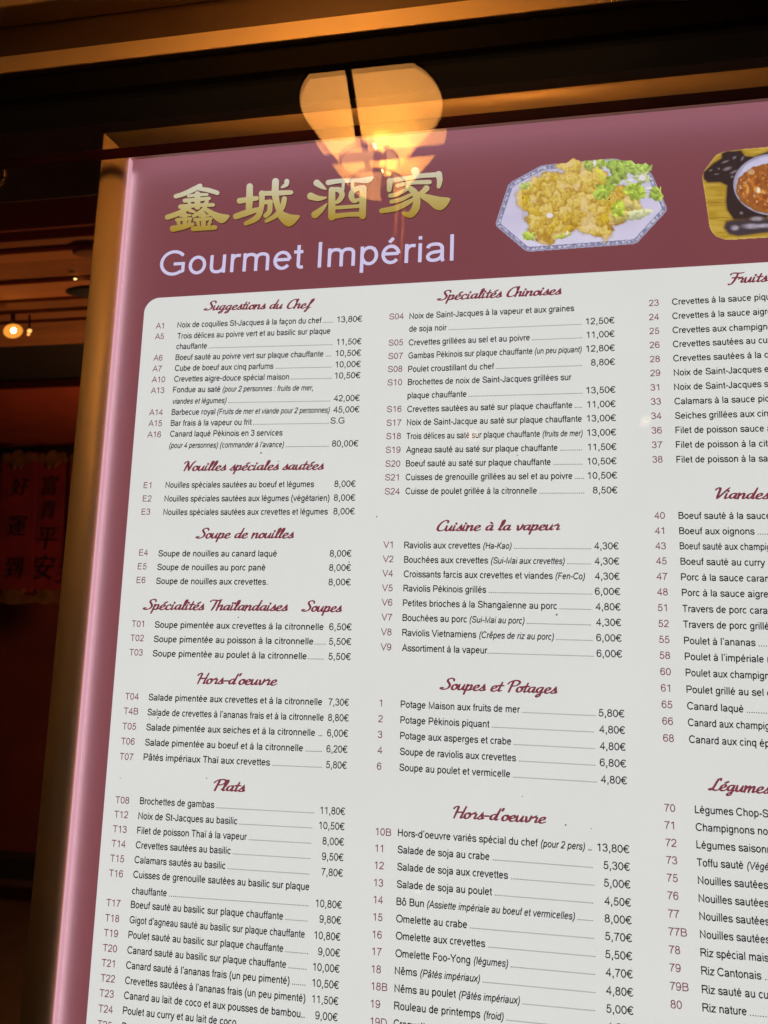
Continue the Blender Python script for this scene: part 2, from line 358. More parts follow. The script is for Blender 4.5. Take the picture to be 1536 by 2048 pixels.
SCRIPT = {
'a': (335, 'M268 295C200 350 55 320 55 150C55 35 130 10 185 60C235 110 262 220 275 325M275 325L262 90C260 15 305 5 360 75'), 'c': (285, 'M238 262C240 340 150 350 90 270C40 190 40 25 140 15C210 8 265 50 310 95'),
'd': (350, 'M268 295C200 350 55 320 55 150C55 35 130 10 185 60C240 115 285 330 318 680M318 680L270 90C266 15 315 5 370 75'), 'e': (280, 'M58 125C150 145 238 200 230 275C220 350 120 340 80 250C40 150 55 18 150 12C215 8 265 50 305 95'),
'f': (250, 'M10 60C140 150 250 480 262 600C264 705 200 700 180 600C150 420 140 0 100 -190C85 -270 30 -240 80 -140C115 -75 170 10 275 80'), 'g': (335, 'M268 295C200 350 55 320 55 150C55 35 130 10 185 60C235 110 262 220 275 325M275 325L245 -120C232 -250 110 -260 105 -180C105 -100 250 -20 360 75'),
'h': (330, 'M75 690L62 0M62 110C105 260 180 345 230 322C280 300 238 120 248 60C256 0 315 15 355 90'), 'i': (160, 'M55 330L48 90C48 8 95 0 170 85M78 490L88 425'),
'l': (180, 'M10 70C120 200 172 500 152 620C140 705 92 680 86 560L78 110C78 8 130 0 195 80'), 'm': (450, 'M40 330L48 0M48 110C90 260 150 345 190 322C222 300 195 100 200 0M200 110C240 260 300 345 345 322C388 300 350 120 360 60C366 0 415 15 465 90'),
'n': (325, 'M40 330L48 0M48 110C90 260 160 345 210 322C258 300 225 120 235 60C242 0 295 15 345 90'), 'o': (285, 'M175 325C80 335 48 220 52 140C58 40 110 8 160 18C240 35 275 160 248 240C232 312 190 332 165 300C190 255 260 250 310 275'),
'p': (310, 'M62 335L35 -235M55 150C100 280 170 352 222 312C272 260 240 40 150 20C115 12 85 40 62 80M150 20C220 10 280 50 325 95'), 'r': (265, 'M20 235C60 290 85 340 112 345C105 280 150 290 212 290M212 290L182 100C175 15 225 5 285 80'),
's': (250, 'M10 70C100 150 150 250 165 350C170 240 225 170 200 80C178 8 80 0 45 55M195 40C230 30 255 55 275 90'), 't': (195, 'M125 560L86 110C82 8 135 0 205 85M20 335L215 352'),
'u': (325, 'M48 330C40 200 28 18 110 15C190 20 240 180 256 322M256 322L245 90C245 15 295 5 345 80'), 'v': (290, 'M35 300C92 335 78 18 140 15C220 20 252 180 242 320C250 285 290 275 325 290'),
'S': (370, 'M400 545C405 680 300 722 215 690C115 650 105 540 200 440C300 330 332 220 270 110C210 5 55 -5 -35 60C-70 105 -20 145 60 118'), 'N': (440, 'M-50 520C-30 650 60 712 110 640C138 590 105 200 85 0M112 640L298 35M298 35C320 300 350 600 470 695'),
'T': (360, 'M-20 560C-5 690 90 690 200 668C330 645 420 655 500 712M270 665C265 400 240 150 190 0'), 'H': (440, 'M-40 530C-25 680 90 712 130 640L100 0M110 340L400 362M420 695L360 70C356 10 400 5 440 75'),
'P': (370, 'M160 640L120 0M-30 470C0 640 160 715 300 702C440 690 470 560 390 450C320 372 220 345 165 370'), 'C': (370, 'M395 530C430 680 330 725 225 660C85 560 15 250 75 100C128 -25 300 0 385 130'),
'F': (350, 'M-20 560C-5 690 90 690 200 668C330 645 420 655 500 712M270 665C260 400 230 60 150 -60C110 -110 60 -100 40 -60M120 350L370 375'), 'V': (390, 'M-30 540C-10 690 95 712 130 640C152 400 115 100 150 10M150 10C260 200 330 450 470 690'),
'L': (380, 'M350 560C385 705 290 715 248 600C208 450 198 150 125 40C85 -5 15 20 38 72C80 112 180 20 260 10C325 0 380 45 410 105'),
'-': (230, 'M45 215L215 228'), "'": (120, 'M85 700L60 560'), ' ': (210, ''),
}
SCRIPT['é'] = (280, SCRIPT['e'][1] + 'M180 430L275 520'); SCRIPT['à'] = (335, SCRIPT['a'][1] + 'M150 520L230 430'); SCRIPT['ï'] = (160, 'M55 330L48 90C48 8 95 0 170 85M30 490L40 425M135 490L145 425')
for _c in list(SCRIPT):
    if _c.islower():                                  # taller x-height
        _t = SCRIPT[_c][1].replace('M', ' M ').replace('L', ' L ').replace('C', ' C ').split(); _o = []; _k = 0
        for _w in _t:
            if _w in 'MLC': _o.append(_w); continue
            _v = float(_w)
            if _k % 2 and _v > 0: _v = _v * 1.06 if _v < 350 else 371 + (_v - 350) * 0.95
            _k += 1; _o.append('%.1f' % _v)
        SCRIPT[_c] = (SCRIPT[_c][0], ' '.join(_o))
GC = {}
def glyph(font, ch, hw, shear):
    k = (font, ch, hw, shear)
    if k in GC: return GC[k]
    tab = SANS if font == 'sans' else SCRIPT
    adv, path = tab[ch]; V, F, S = [], [], []
    for si, (pts, closed) in enumerate(parse(path) if path else []):
        pts = [(x + shear * y, y) for x, y in pts]
        w = hw
        if font == 'script':                       # brush: heavier on the down strokes, tapered at both ends
            w = []
            for i in range(len(pts)):
                a, b = pts[max(i - 1, 0)], pts[min(i + 1, len(pts) - 1)]; an = math.atan2(b[1] - a[1], b[0] - a[0])
                t = i / max(len(pts) - 1, 1); w.append(hw * (0.62 + 0.5 * abs(math.sin(an - 0.5))) * (0.75 + 0.25 * min(1, 6 * min(t, 1 - t))))
            if len(pts) == 2: w = [hw, hw * 0.85]
        v, f = ribbon(pts, w, closed, caps=(font == 'script')); o = len(V)
        V += v; S += [si] * len(v); F += [tuple(i + o for i in q) for q in f]
    GC[k] = (adv, V, F, S); return GC[k]
def compose(font, text, hw, shear=0.0, vis=None):
    """glyph runs -> verts (units), faces, stroke layers; also the x extent of the first vis characters"""
    V, F, S = [], [], []; x = 0.0; lo = None; hi = 0.0
    for i, ch in enumerate(text):
        adv, v, f, s = glyph(font, ch, hw, shear); o = len(V)
        for p in v:
            V.append((p[0] + x, p[1]))
        if v and (vis is None or i < vis):
            xs = [p[0] + x for p in v]; lo = min(xs) if lo is None else min(lo, min(xs)); hi = max(hi, max(xs))
        S += s; F += [tuple(k + o for k in q) for q in f]; x += adv
    return V, F, S, lo or 0.0, hi
CAP = 0.00755
CR = {1: (280, 580, 460 / 1536), 2: (260, 900, 460 / 1536), 3: (230, 1190, 490 / 1536), 4: (180, 1540, 540 / 1536), 5: (180, 1780, 540 / 1536), 6: (750, 560, 500 / 1536), 7: (750, 1020, 510 / 1536), 8: (740, 1340, 530 / 1536),
      9: (730, 1600, 550 / 1536), 10: (730, 1800, 550 / 1536), 11: (1280, 530, 256 / 1248), 12: (1280, 960, 256 / 936), 13: (1310, 1540, 226 / 911)}
def cp(c, x, y): a = CR[c]; return bp(a[0] + x * a[2], a[1] + y * a[2])
def layout(name, font, text, A, B, unit, m, hw, shear=0.0, yoff=-0.0008, parent=None, xscale=None):
    """text set from board point A to board point B along its baseline; '|' marks where the frame cuts the visible part"""
    vis = text.index('|') if '|' in text else None; text = text.replace('|', '')
    V, F, S, lo, hi = compose(font, text, hw, shear, vis)
    d = B - A; L = np.hypot(*d); d = d / L; n = np.array([-d[1], d[0]])
    sx = L / (hi - lo) if xscale is None else xscale
    out = []
    for (x, y), s in zip(V, S):
        p = A + d * ((x - lo) * sx) + n * (y * unit); out.append((p[0], yoff - 0.00003 * s, p[1]))
    return obj(name, out, F, m, parent or sheet_o)
UNIT = CAP / 716
PROWS = UNIT * 1.03
def dots(c, x0, x1, base):
    A, B = cp(c, x0, base(x0)), cp(c, x1, base(x1)); L = np.hypot(*(B - A)); n = max(2, round(L / 0.00232)); V, F = [], []
    for k in range(n + 1):
        p = A + (B - A) * k / n; s = 0.0005; o = len(V)
        V += [(p[0] - s, -0.0008, p[1]), (p[0] + s, -0.0008, p[1]), (p[0] + s, -0.0008, p[1] + 2 * s), (p[0] - s, -0.0008, p[1] + 2 * s)]; F.append((o, o + 1, o + 2, o + 3))
    obj('dot_leader', V, F, M['ink'], sheet_o)
def row(c, code, ccx, ccy, yl, yr, segs, dt=None, price=None, xr=None):
    x0 = segs[0][1]; xr = price[2] if price else (xr or segs[-1][2])
    base = lambda x: yl + (yr - yl) * (x - x0) / (xr - x0)
    if code:
        A = cp(c, ccx, ccy); sl = cp(c, ccx + 100, ccy + (base(ccx + 100) - base(ccx))) - A
        layout('item_code', 'sans', code, A, A + sl, UNIT * 1.02, M['maroon'], 48, xscale=UNIT * 0.98)
    for s in segs:
        it = len(s) > 3
        layout('dish_note' if it else 'dish_name', 'sans', s[0], cp(c, s[1], base(s[1])), cp(c, s[2], base(s[2])), UNIT * (0.95 if it else 1), M['ink'], 60, 0.2 if it else 0.0)
    if dt: dots(c, dt[0], dt[1], base)
    if price: layout('price', 'sans', price[0], cp(c, price[1], base(price[1])), cp(c, price[2], base(price[2])), PROWS, M['ink'], 52)
def title(c, text, x0, y0, x1, y1, k=1.0):
    layout('section_title', 'script', text, cp(c, x0, y0), cp(c, x1, y1), 0.0000177 * k, M['title'], 51, 0.26)
I = 1
for t in [(1, 'Suggestions du Chef', 425, 138, 1165, 123), (2, 'Nouilles spéciales sautées', 358, 141, 1297, 132), (2, 'Soupe de nouilles', 438, 591, 1097, 590), (2, 'Spécialités Thaïlandaises', 85, 1066, 1057, 1076), (2, 'Soupes', 1143, 1078, 1417, 1083),
          (3, "Hors-d'oeuvre", 515, 556, 1018, 567), (4, 'Plats', 702, 116, 885, 125), (6, 'Spécialités Chinoises', 380, 128, 1148, 90), (7, 'Cuisine à la vapeur', 370, 128, 1117, 122), (8, 'Soupes et Potages', 402, 112, 1088, 138),
          (9, "Hors-d'oeuvre", 492, 99, 1013, 131), (11, 'Fruits| de mer', 850, 182, 1248, 165), (12, 'Viandes', 548, 138, 952, 141), (13, 'Légumes', 425, 160, 935, 192)]: title(*t)
R = row
R(1, 'A1', 106, 260, 253, 213, [('Noix de coquilles St-Jacques à la façon du chef', 250, 1212)], (1227, 1284), ('13,80€', 1316, 1484))
R(1, 'A5', 100, 331, 327, 293, [('Trois délices au poivre vert et au basilic sur plaque', 250, 1272)])
R(1, '', 0, 0, 397, 364, [('chauffante', 243, 448)], (465, 1282), ('11,50€', 1314, 1480))
R(1, 'A6', 90, 474, 470, 440, [('Boeuf sauté au poivre vert sur plaque chauffante', 238, 1226)], (1243, 1276), ('10,50€', 1307, 1477))
R(1, 'A7', 84, 546, 542, 515, [('Cube de boeuf aux cinq parfums', 233, 892)], (910, 1276), ('10,00€', 1305, 1475))
R(1, 'A10', 79, 619, 614, 590, [('Crevettes aigre-douce spécial maison', 228, 996)], (1012, 1277), ('10,50€', 1301, 1473))
R(1, 'A13', 73, 691, 686, 672, [('Fondue au saté', 221, 538), ('(pour 2 personnes : fruits de mer,', 553, 1156, I)])
R(1, '', 0, 0, 762, 742, [('viandes et légumes)', 218, 578, I)], (594, 1268), ('42,00€', 1292, 1468))
R(1, 'A14', 62, 838, 836, 818, [('Barbecue royal', 212, 503), ('(Fruits de mer et viande pour 2 personnes)', 517, 1267, I)], None, ('45,00€', 1289, 1466))
R(1, 'A15', 57, 911, 909, 893, [('Bar frais à la vapeur ou frit', 206, 746)], (760, 1258), ('S.G', 1272, 1366))
R(1, 'A16', 50, 986, 981, 973, [('Canard laqué Pékinois en 3 services', 201, 953)])
R(1, '', 0, 0, 1057, 1046, [("(pour 4 personnes) (commander à l'avance)", 196, 962, I)], (977, 1258), ('80,00€', 1282, 1459))
R(2, 'E1', 92, 256, 253, 247, [('Nouilles spéciales sautées au boeuf et légumes', 238, 1230)], None, ('8,00€', 1365, 1508))
R(2, 'E2', 86, 345, 345, 340, [('Nouilles spéciales sautées aux légumes (végétarien)', 231, 1333)], None, ('8,00€', 1361, 1505))
R(2, 'E3', 78, 433, 435, 431, [('Nouilles spéciales sautées aux crevettes et légumes', 224, 1322)], None, ('8,00€', 1358, 1502))
R(2, 'E4', 62, 706, 711, 713, [('Soupe de nouilles au canard laqué', 190, 982)], None, ('8,00€', 1334, 1480))
R(2, 'E5', 53, 798, 802, 808, [('Soupe de nouilles au porc pané', 182, 906)], None, ('8,00€', 1330, 1477))
R(2, 'E6', 45, 889, 895, 905, [('Soupe de nouilles aux crevettes.', 175, 920)], None, ('8,00€', 1326, 1475))
R(3, 'T01', 106, 200, 205, 222, [('Soupe pimentée aux crevettes à la citronnelle', 250, 1309)], None, ('6,50€', 1343, 1485))
R(3, 'T02', 98, 289, 295, 314, [('Soupe pimentée au poisson à la citronnelle', 244, 1245)], (1254, 1318), ('5,50€', 1341, 1482))
R(3, 'T03', 91, 379, 385, 408, [('Soupe pimentée au poulet à la citronnelle', 237, 1203)], (1212, 1305), ('5,50€', 1338, 1480))
R(3, 'T04', 65, 655, 660, 695, [('Salade pimentée aux crevettes et à la citronnelle', 212, 1300)], None, ('7,30€', 1340, 1468))
R(3, 'T4B', 56, 747, 754, 793, [("Salade de crevettes à l'ananas frais et à la citronnelle", 205, 1310)], None, ('8,80€', 1336, 1466))
R(3, 'T05', 48, 842, 848, 890, [('Salade pimentée aux seiches et à la citronnelle', 197, 1256)], (1280, 1298), ('6,00€', 1330, 1462))
R(3, 'T06', 39, 936, 943, 990, [('Salade pimentée au boeuf et à la citronnelle', 189, 1180)], (1199, 1294), ('6,20€', 1326, 1458))
R(3, 'T07', 30, 1032, 1035, 1090, [('Pâtés impériaux Thaï aux crevettes', 180, 973)], (992, 1292), ('5,80€', 1323, 1454))
R(4, 'T08', 146, 188, 193, 256, [('Brochettes de gambas', 285, 708)], (724, 1272), ('11,80€', 1311, 1452))
R(4, 'T12', 139, 270, 278, 342, [('Noix de St-Jacques au basilic', 276, 839)], (854, 1260), ('10,50€', 1304, 1449))
R(4, 'T13', 131, 353, 361, 430, [('Filet de poisson Thaï à la vapeur', 269, 893)], (908, 1255), ('8,00€', 1323, 1446))
R(4, 'T14', 124, 436, 444, 518, [('Crevettes sautées au basilic', 261, 801)], (816, 1249), ('9,50€', 1320, 1443))
R(4, 'T15', 116, 520, 528, 607, [('Calamars sautés au basilic', 254, 771)], (787, 1245), ('7,80€', 1317, 1440))
R(4, 'T16', 109, 605, 612, 683, [('Cuisses de grenouille sautées au basilic sur plaque', 247, 1249)])
R(4, '', 0, 0, 704, 788, [('chauffante', 240, 438)], (454, 1240), ('10,80€', 1285, 1434))
R(5, 'T17', 94, 90, 100, 194, [('Boeuf sauté au basilic sur plaque chauffante', 233, 1100)], (1115, 1236), ('9,80€', 1306, 1430))
R(5, 'T18', 87, 176, 187, 288, [("Gigot d'agneau sauté au basilic sur plaque chauffante", 226, 1223)], None, ('10,80€', 1277, 1426))
R(5, 'T19', 80, 261, 272, 380, [('Poulet sauté au basilic sur plaque chauffante', 219, 1101)], (1116, 1238), ('9,00€', 1298, 1424))
R(5, 'T20', 74, 347, 359, 470, [('Canard sauté au basilic sur plaque chauffante', 213, 1117)], (1133, 1229), ('10,00€', 1269, 1421))
R(5, 'T21', 67, 432, 445, 562, [("Canard sauté à l'ananas frais (un peu pimenté)", 206, 1136)], (1153, 1223), ('10,50€', 1265, 1417))
R(5, 'T22', 62, 518, 532, 654, [("Crevettes sautées à l'ananas frais (un peu pimenté)", 200, 1226)], None, ('11,50€', 1264, 1414))
R(5, 'T23', 55, 604, 617, 746, [('Canard au lait de coco et aux pousses de bambou', 194, 1198)], (1204, 1220), ('9,00€', 1282, 1410))
R(5, 'T24', 49, 692, 703, 772, [('Poulet au curry et au lait de coco', 188, 833)])
R(5, 'T25', 42, 780, 793, 812, [('Poulet', 182, 300)])
R(6, 'S04', 88, 245, 241, 192, [('Noix de Saint-Jacques à la vapeur et aux graines', 212, 1224)])
R(6, '', 0, 0, 320, 268, [('de soja noir', 210, 441)], (457, 1266), ('12,50€', 1295, 1472))
R(6, 'S05', 84, 406, 404, 351, [('Crevettes grillées au sel et au poivre', 207, 952)], (969, 1268), ('11,00€', 1300, 1473))
R(6, 'S07', 82, 488, 484, 437, [('Gambas Pékinois sur plaque chauffante', 205, 968), ('(un peu piquant)', 982, 1270, I)], None, ('12,80€', 1297, 1474))
R(6, 'S08', 79, 568, 567, 523, [('Poulet croustillant du chef', 204, 731)], (746, 1266), ('8,80€', 1327, 1475))
R(6, 'S10', 77, 650, 647, 616, [('Brochettes de noix de Saint-Jacques grillées sur', 202, 1207)])
R(6, '', 0, 0, 729, 694, [('plaque chauffante', 200, 563)], (579, 1271), ('13,50€', 1298, 1478))
R(6, 'S16', 73, 814, 813, 781, [('Crevettes sautées au saté sur plaque chauffante', 198, 1213)], (1231, 1266), ('11,00€', 1304, 1479))
R(6, 'S17', 71, 898, 894, 868, [('Noix de Saint-Jacque au saté sur plaque chauffante', 196, 1271)], None, ('13,00€', 1301, 1481))
R(6, 'S18', 69, 980, 979, 956, [('Trois délices au saté sur plaque chauffante', 194, 1014), ('(fruits de mer)', 1030, 1276, I)], None, ('13,00€', 1303, 1482))
R(6, 'S19', 66, 1064, 1063, 1045, [('Agneau sauté au saté sur plaque chauffante', 191, 1122)], (1141, 1270), ('11,50€', 1308, 1484))
R(6, 'S20', 64, 1149, 1147, 1133, [('Boeuf sauté au saté sur plaque chauffante', 190, 1080)], (1099, 1271), ('10,50€', 1305, 1485))
R(6, 'S21', 62, 1233, 1231, 1221, [('Cuisses de grenouille grillées au sel et au poivre', 188, 1213)], (1232, 1280), ('10,50€', 1307, 1488))
R(6, 'S24', 60, 1319, 1317, 1312, [('Cuisse de poulet grillée à la citronnelle', 187, 995)], (1014, 1282), ('8,50€', 1338, 1490))
R(7, 'V1', 50, 229, 231, 238, [('Raviolis aux crevettes', 176, 635), ('(Ha-Kao)', 652, 823, I)], (841, 1297), ('4,30€', 1318, 1468))
R(7, 'V2', 47, 315, 318, 330, [('Bouchées aux crevettes', 175, 682), ('(Sui-Mai aux crevettes)', 699, 1143, I)], (1160, 1296), ('4,30€', 1320, 1472))
R(7, 'V4', 44, 401, 405, 421, [('Croissants farcis aux crevettes et viandes', 173, 1071), ('(Fen-Co)', 1087, 1265, I)], None, ('4,30€', 1322, 1474))
R(7, 'V5', 42, 489, 491, 513, [('Raviolis Pékinois grillés', 171, 670)], (689, 1302), ('6,00€', 1324, 1477))
R(7, 'V6', 40, 576, 579, 606, [('Petites brioches à la Shangaïenne au porc', 168, 1096)], (1114, 1296), ('4,80€', 1326, 1480))
R(7, 'V7', 38, 665, 668, 700, [('Bouchées au porc', 166, 554), ('(Sui-Mai au porc)', 570, 901, I)], (917, 1297), ('4,30€', 1329, 1483))
R(7, 'V8', 35, 754, 758, 794, [('Raviolis Vietnamiens', 164, 611), ('(Crêpes de riz au porc)', 628, 1078, I)], (1096, 1306), ('6,00€', 1332, 1486))
R(7, 'V9', 33, 844, 850, 889, [('Assortiment à la vapeur', 162, 677)], (681, 1312), ('6,00€', 1334, 1489))
R(8, '1', 55, 211, 217, 275, [('Potage Maison aux fruits de mer', 178, 869)], (888, 1303), ('5,80€', 1324, 1475))
R(8, '2', 47, 302, 308, 371, [('Potage Pékinois piquant', 176, 692)], (710, 1294), ('4,80€', 1326, 1479))
R(8, '3', 45, 393, 399, 468, [('Potage aux asperges et crabe', 175, 819)], (838, 1298), ('4,80€', 1329, 1482))
R(8, '4', 42, 484, 491, 565, [('Soupe de raviolis aux crevettes', 173, 847)], (867, 1302), ('6,80€', 1331, 1485))
R(8, '6', 40, 577, 583, 663, [('Soupe au poulet et vermicelle', 170, 813)], (833, 1309), ('4,80€', 1335, 1490))
R(9, '10B', 60, 195, 201, 297, [("Hors-d'oeuvre variés spécial du chef", 184, 965), ('(pour 2 pers)', 982, 1229, I)], (1249, 1263), ('13,80€', 1297, 1477))
R(9, '11', 57, 288, 295, 395, [('Salade de soja au crabe', 182, 696)], (716, 1268), ('5,30€', 1331, 1480))
R(9, '12', 54, 383, 391, 494, [('Salade de soja aux crevettes', 180, 799)], (819, 1276), ('5,00€', 1333, 1483))
R(9, '13', 50, 480, 488, 595, [('Salade de soja au poulet', 178, 709)], (728, 1270), ('4,50€', 1335, 1486))
R(9, '14', 48, 575, 585, 694, [('Bô Bun', 176, 330), ('(Assiette impériale au boeuf et vermicelles)', 347, 1173, I)], (1191, 1269), ('8,00€', 1338, 1490))
R(9, '15', 46, 672, 681, 793, [('Omelette au crabe', 174, 571)], (590, 1274), ('5,70€', 1340, 1492))
R(10, '16', 42, 211, 218, 336, [('Omelette aux crevettes', 172, 672)], (692, 1282), ('5,50€', 1341, 1493))
R(10, '17', 40, 306, 316, 437, [('Omelette Foo-Yong', 170, 588), ('(légumes)', 608, 800, I)], (817, 1281), ('4,70€', 1342, 1496))
R(10, '18', 37, 404, 413, 539, [('Nêms', 167, 291), ('(Pâtés impériaux)', 309, 643, I)], (660, 1281), ('4,80€', 1344, 1498))
R(10, '18B', 36, 500, 512, 641, [('Nêms au poulet', 165, 508), ('(Pâtés impériaux)', 525, 866, I)], (884, 1280), ('5,00€', 1347, 1500))
R(10, '19', 32, 598, 609, 744, [('Rouleau de printemps', 163, 645), ('(froid)', 664, 775, I)], (793, 1280), ('4,50€', 1349, 1503))
R(10, '19D', 30, 697, 708, 732, [('Croquettes', 160, 385)])
for c in [(11, '23', 85, 405, 392, 343, 'Crevettes à la sauce piq|uante', 311, 1222), (11, '24', 86, 542, 530, 486, 'Crevettes à la sauce aig|re-douce', 314, 1208), (11, '25', 89, 678, 668, 632, 'Crevettes aux champign|ons', 316, 1240),
          (11, '26', 92, 815, 805, 763, 'Crevettes sautées au cu|rry', 320, 1240), (11, '28', 95, 952, 943, 905, 'Crevettes sautées à la c|itronnelle', 323, 1250), (11, '29', 98, 1088, 1082, 1045, 'Noix de Saint-Jacques e|t cinq parfums', 329, 1256),
          (11, '31', 102, 1228, 1222, 1190, 'Noix de Saint-Jacques s|autées', 332, 1252), (11, '33', 106, 1366, 1362, 1335, 'Calamars à la sauce pi|quante', 335, 1212), (11, '34', 109, 1506, 1502, 1478, 'Seiches grillées aux cin|q parfums', 341, 1250),
          (11, '36', 113, 1647, 1643, 1625, 'Filet de poisson sauce| aigre-douce', 345, 1210), (11, '37', 116, 1788, 1785, 1772, 'Filet de poisson à la cit|ronnelle', 349, 1246), (11, '38', 120, 1930, 1929, 1918, 'Filet de poisson à la sa|uce', 354, 1245),
          (12, '40', 102, 285, 285, 286, 'Boeuf sauté à la sauc|e piquante', 281, 917), (12, '41', 106, 396, 397, 400, 'Boeuf aux oignons', 286, 838), (12, '43', 109, 507, 507, 514, 'Boeuf sauté aux champi|gnons', 290, 922),
          (12, '45', 114, 617, 620, 629, 'Boeuf sauté au curry', 295, 915), (12, '47', 118, 730, 734, 745, 'Porc à la sauce cara|mel', 299, 908), (12, '48', 122, 844, 848, 860, 'Porc à la sauce aigre|-douce', 305, 938),
          (12, '51', 129, 959, 965, 980, 'Travers de porc cara|mel', 310, 932), (12, '52', 133, 1075, 1080, 1095, 'Travers de porc grillé|s', 316, 944), (12, '55', 138, 1191, 1199, 1215, "Poulet à l'ananas", 321, 845),
          (12, '58', 142, 1307, 1315, 1335, "Poulet à l'impériale| (piquant)", 327, 905), (12, '60', 147, 1426, 1433, 1458, 'Poulet aux champign|ons', 333, 944), (12, '61', 152, 1546, 1556, 1580, 'Poulet grillé au sel| et au poivre', 339, 903),
          (12, '65', 157, 1666, 1676, 1700, 'Canard laqué', 343, 757), (12, '66', 162, 1788, 1798, 1826, 'Canard aux champig|nons', 349, 946), (12, '68', 168, 1912, 1921, 1953, 'Canard aux cinq ép|ices', 357, 948),
          (13, '70', 75, 333, 346, 382, 'Légumes Chop-S|uey', 321, 915), (13, '71', 78, 473, 488, 523, 'Champignons no|irs', 327, 910), (13, '72', 85, 614, 629, 668, 'Légumes saison|niers', 333, 896), (13, '75', 95, 897, 917, 958, 'Nouilles sautées| au poulet', 345, 913),
          (13, '76', 100, 1040, 1062, 1105, 'Nouilles sautées| au boeuf', 351, 919), (13, '77', 105, 1186, 1206, 1252, 'Nouilles sautées| aux crevettes', 357, 925), (13, '77B', 109, 1331, 1352, 1398, 'Nouilles sautées| maison', 362, 930),
          (13, '78', 113, 1477, 1500, 1545, 'Riz spécial mais|on', 366, 918), (13, '79', 117, 1622, 1646, 1688, 'Riz Cantonais', 372, 858), (13, '79B', 121, 1771, 1797, 1843, 'Riz sauté au cu|rry', 377, 914), (13, '80', 125, 1918, 1944, 1976, 'Riz nature', 382, 740)]:
    R(*c[:6], [c[6:9]])
R(13, '73', 91, 755, 774, 808, [('Toffu sauté', 338, 713), ('(Végé|tarien)', 742, 918, I)])
for c, x0, y0, sl in ((12, 862, 400, 0.01), (12, 870, 1217, 0.03), (12, 783, 1702, 0.05), (13, 890, 1692, 0.08), (13, 768, 1980, 0.088)):
    dots(c, x0, x0 + 420, lambda x: y0 + sl * (x - x0))
# restaurant name
A, B = bp(318.5, 552.5), bp(907, 521.5)
layout('restaurant_name', 'sans', 'Gourmet Impérial', A, B, np.hypot(*(bp(560, 490) - bp(560, 541))) / 716 * 0.985, M['letter'], 44)
# four brush characters, traced stroke by stroke
def brush(name, ox, oy, s, strokes, polys):
    V, F, Cc = [], [], []
    zs = []
    for k, (pts, w) in enumerate(strokes):
        n = len(pts); P = []; W = []
        for i in range(n - 1):                     # smooth the traced line
            p0, p1, p2, p3 = (np.array(pts[max(min(j, n - 1), 0)], float) for j in (i - 1, i, i + 1, i + 2))
            for t in np.linspace(0, 1, 6)[:-1]:
                P.append(0.5 * (2 * p1 + (p2 - p0) * t + (2 * p0 - 5 * p1 + 4 * p2 - p3) * t * t + (3 * p1 - p0 - 3 * p2 + p3) * t ** 3)); W.append(w[i] + (w[i + 1] - w[i]) * t)
        P.append(np.array(pts[-1], float)); W.append(w[-1])
        v, f = ribbon(P, [x / 2 for x in W], caps=True); o = len(V)
        V += [(p[0], p[1], k) for p in v]; F += [tuple(i + o for i in q) for q in f]
    for j, pl in enumerate(polys):
        P = []; n = len(pl)
        for i in range(n):
            p0, p1, p2, p3 = (np.array(pl[(i + d) % n], float) for d in (-1, 0, 1, 2))
            for t in (0, 0.25, 0.5, 0.75):
                P.append(0.5 * (2 * p1 + (p2 - p0) * t + (2 * p0 - 5 * p1 + 4 * p2 - p3) * t * t + (3 * p1 - p0 - 3 * p2 + p3) * t ** 3))
        o = len(V); V += [(p[0], p[1], len(strokes) + j) for p in P]; F.append(tuple(range(o, o + len(P))))
    ys = [v[1] for v in V]; y0, y1 = min(ys), max(ys); top, mid, bot = (np.array(lin(*c)) for c in ((206, 203, 186), (188, 172, 112), (164, 132, 44)))
    out, sh = [], []
    for x, y, k in V:
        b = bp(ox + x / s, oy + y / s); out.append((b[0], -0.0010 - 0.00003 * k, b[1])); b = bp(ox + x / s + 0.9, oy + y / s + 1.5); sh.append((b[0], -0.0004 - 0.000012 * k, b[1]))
        t = (y - y0) / (y1 - y0); Cc.append(top + (mid - top) * t * 2 if t < 0.5 else mid + (bot - mid) * (t - 0.5) * 2)
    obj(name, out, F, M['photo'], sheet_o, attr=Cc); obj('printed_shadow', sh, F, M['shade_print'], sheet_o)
S1 = lambda *p, w: (list(p), w)
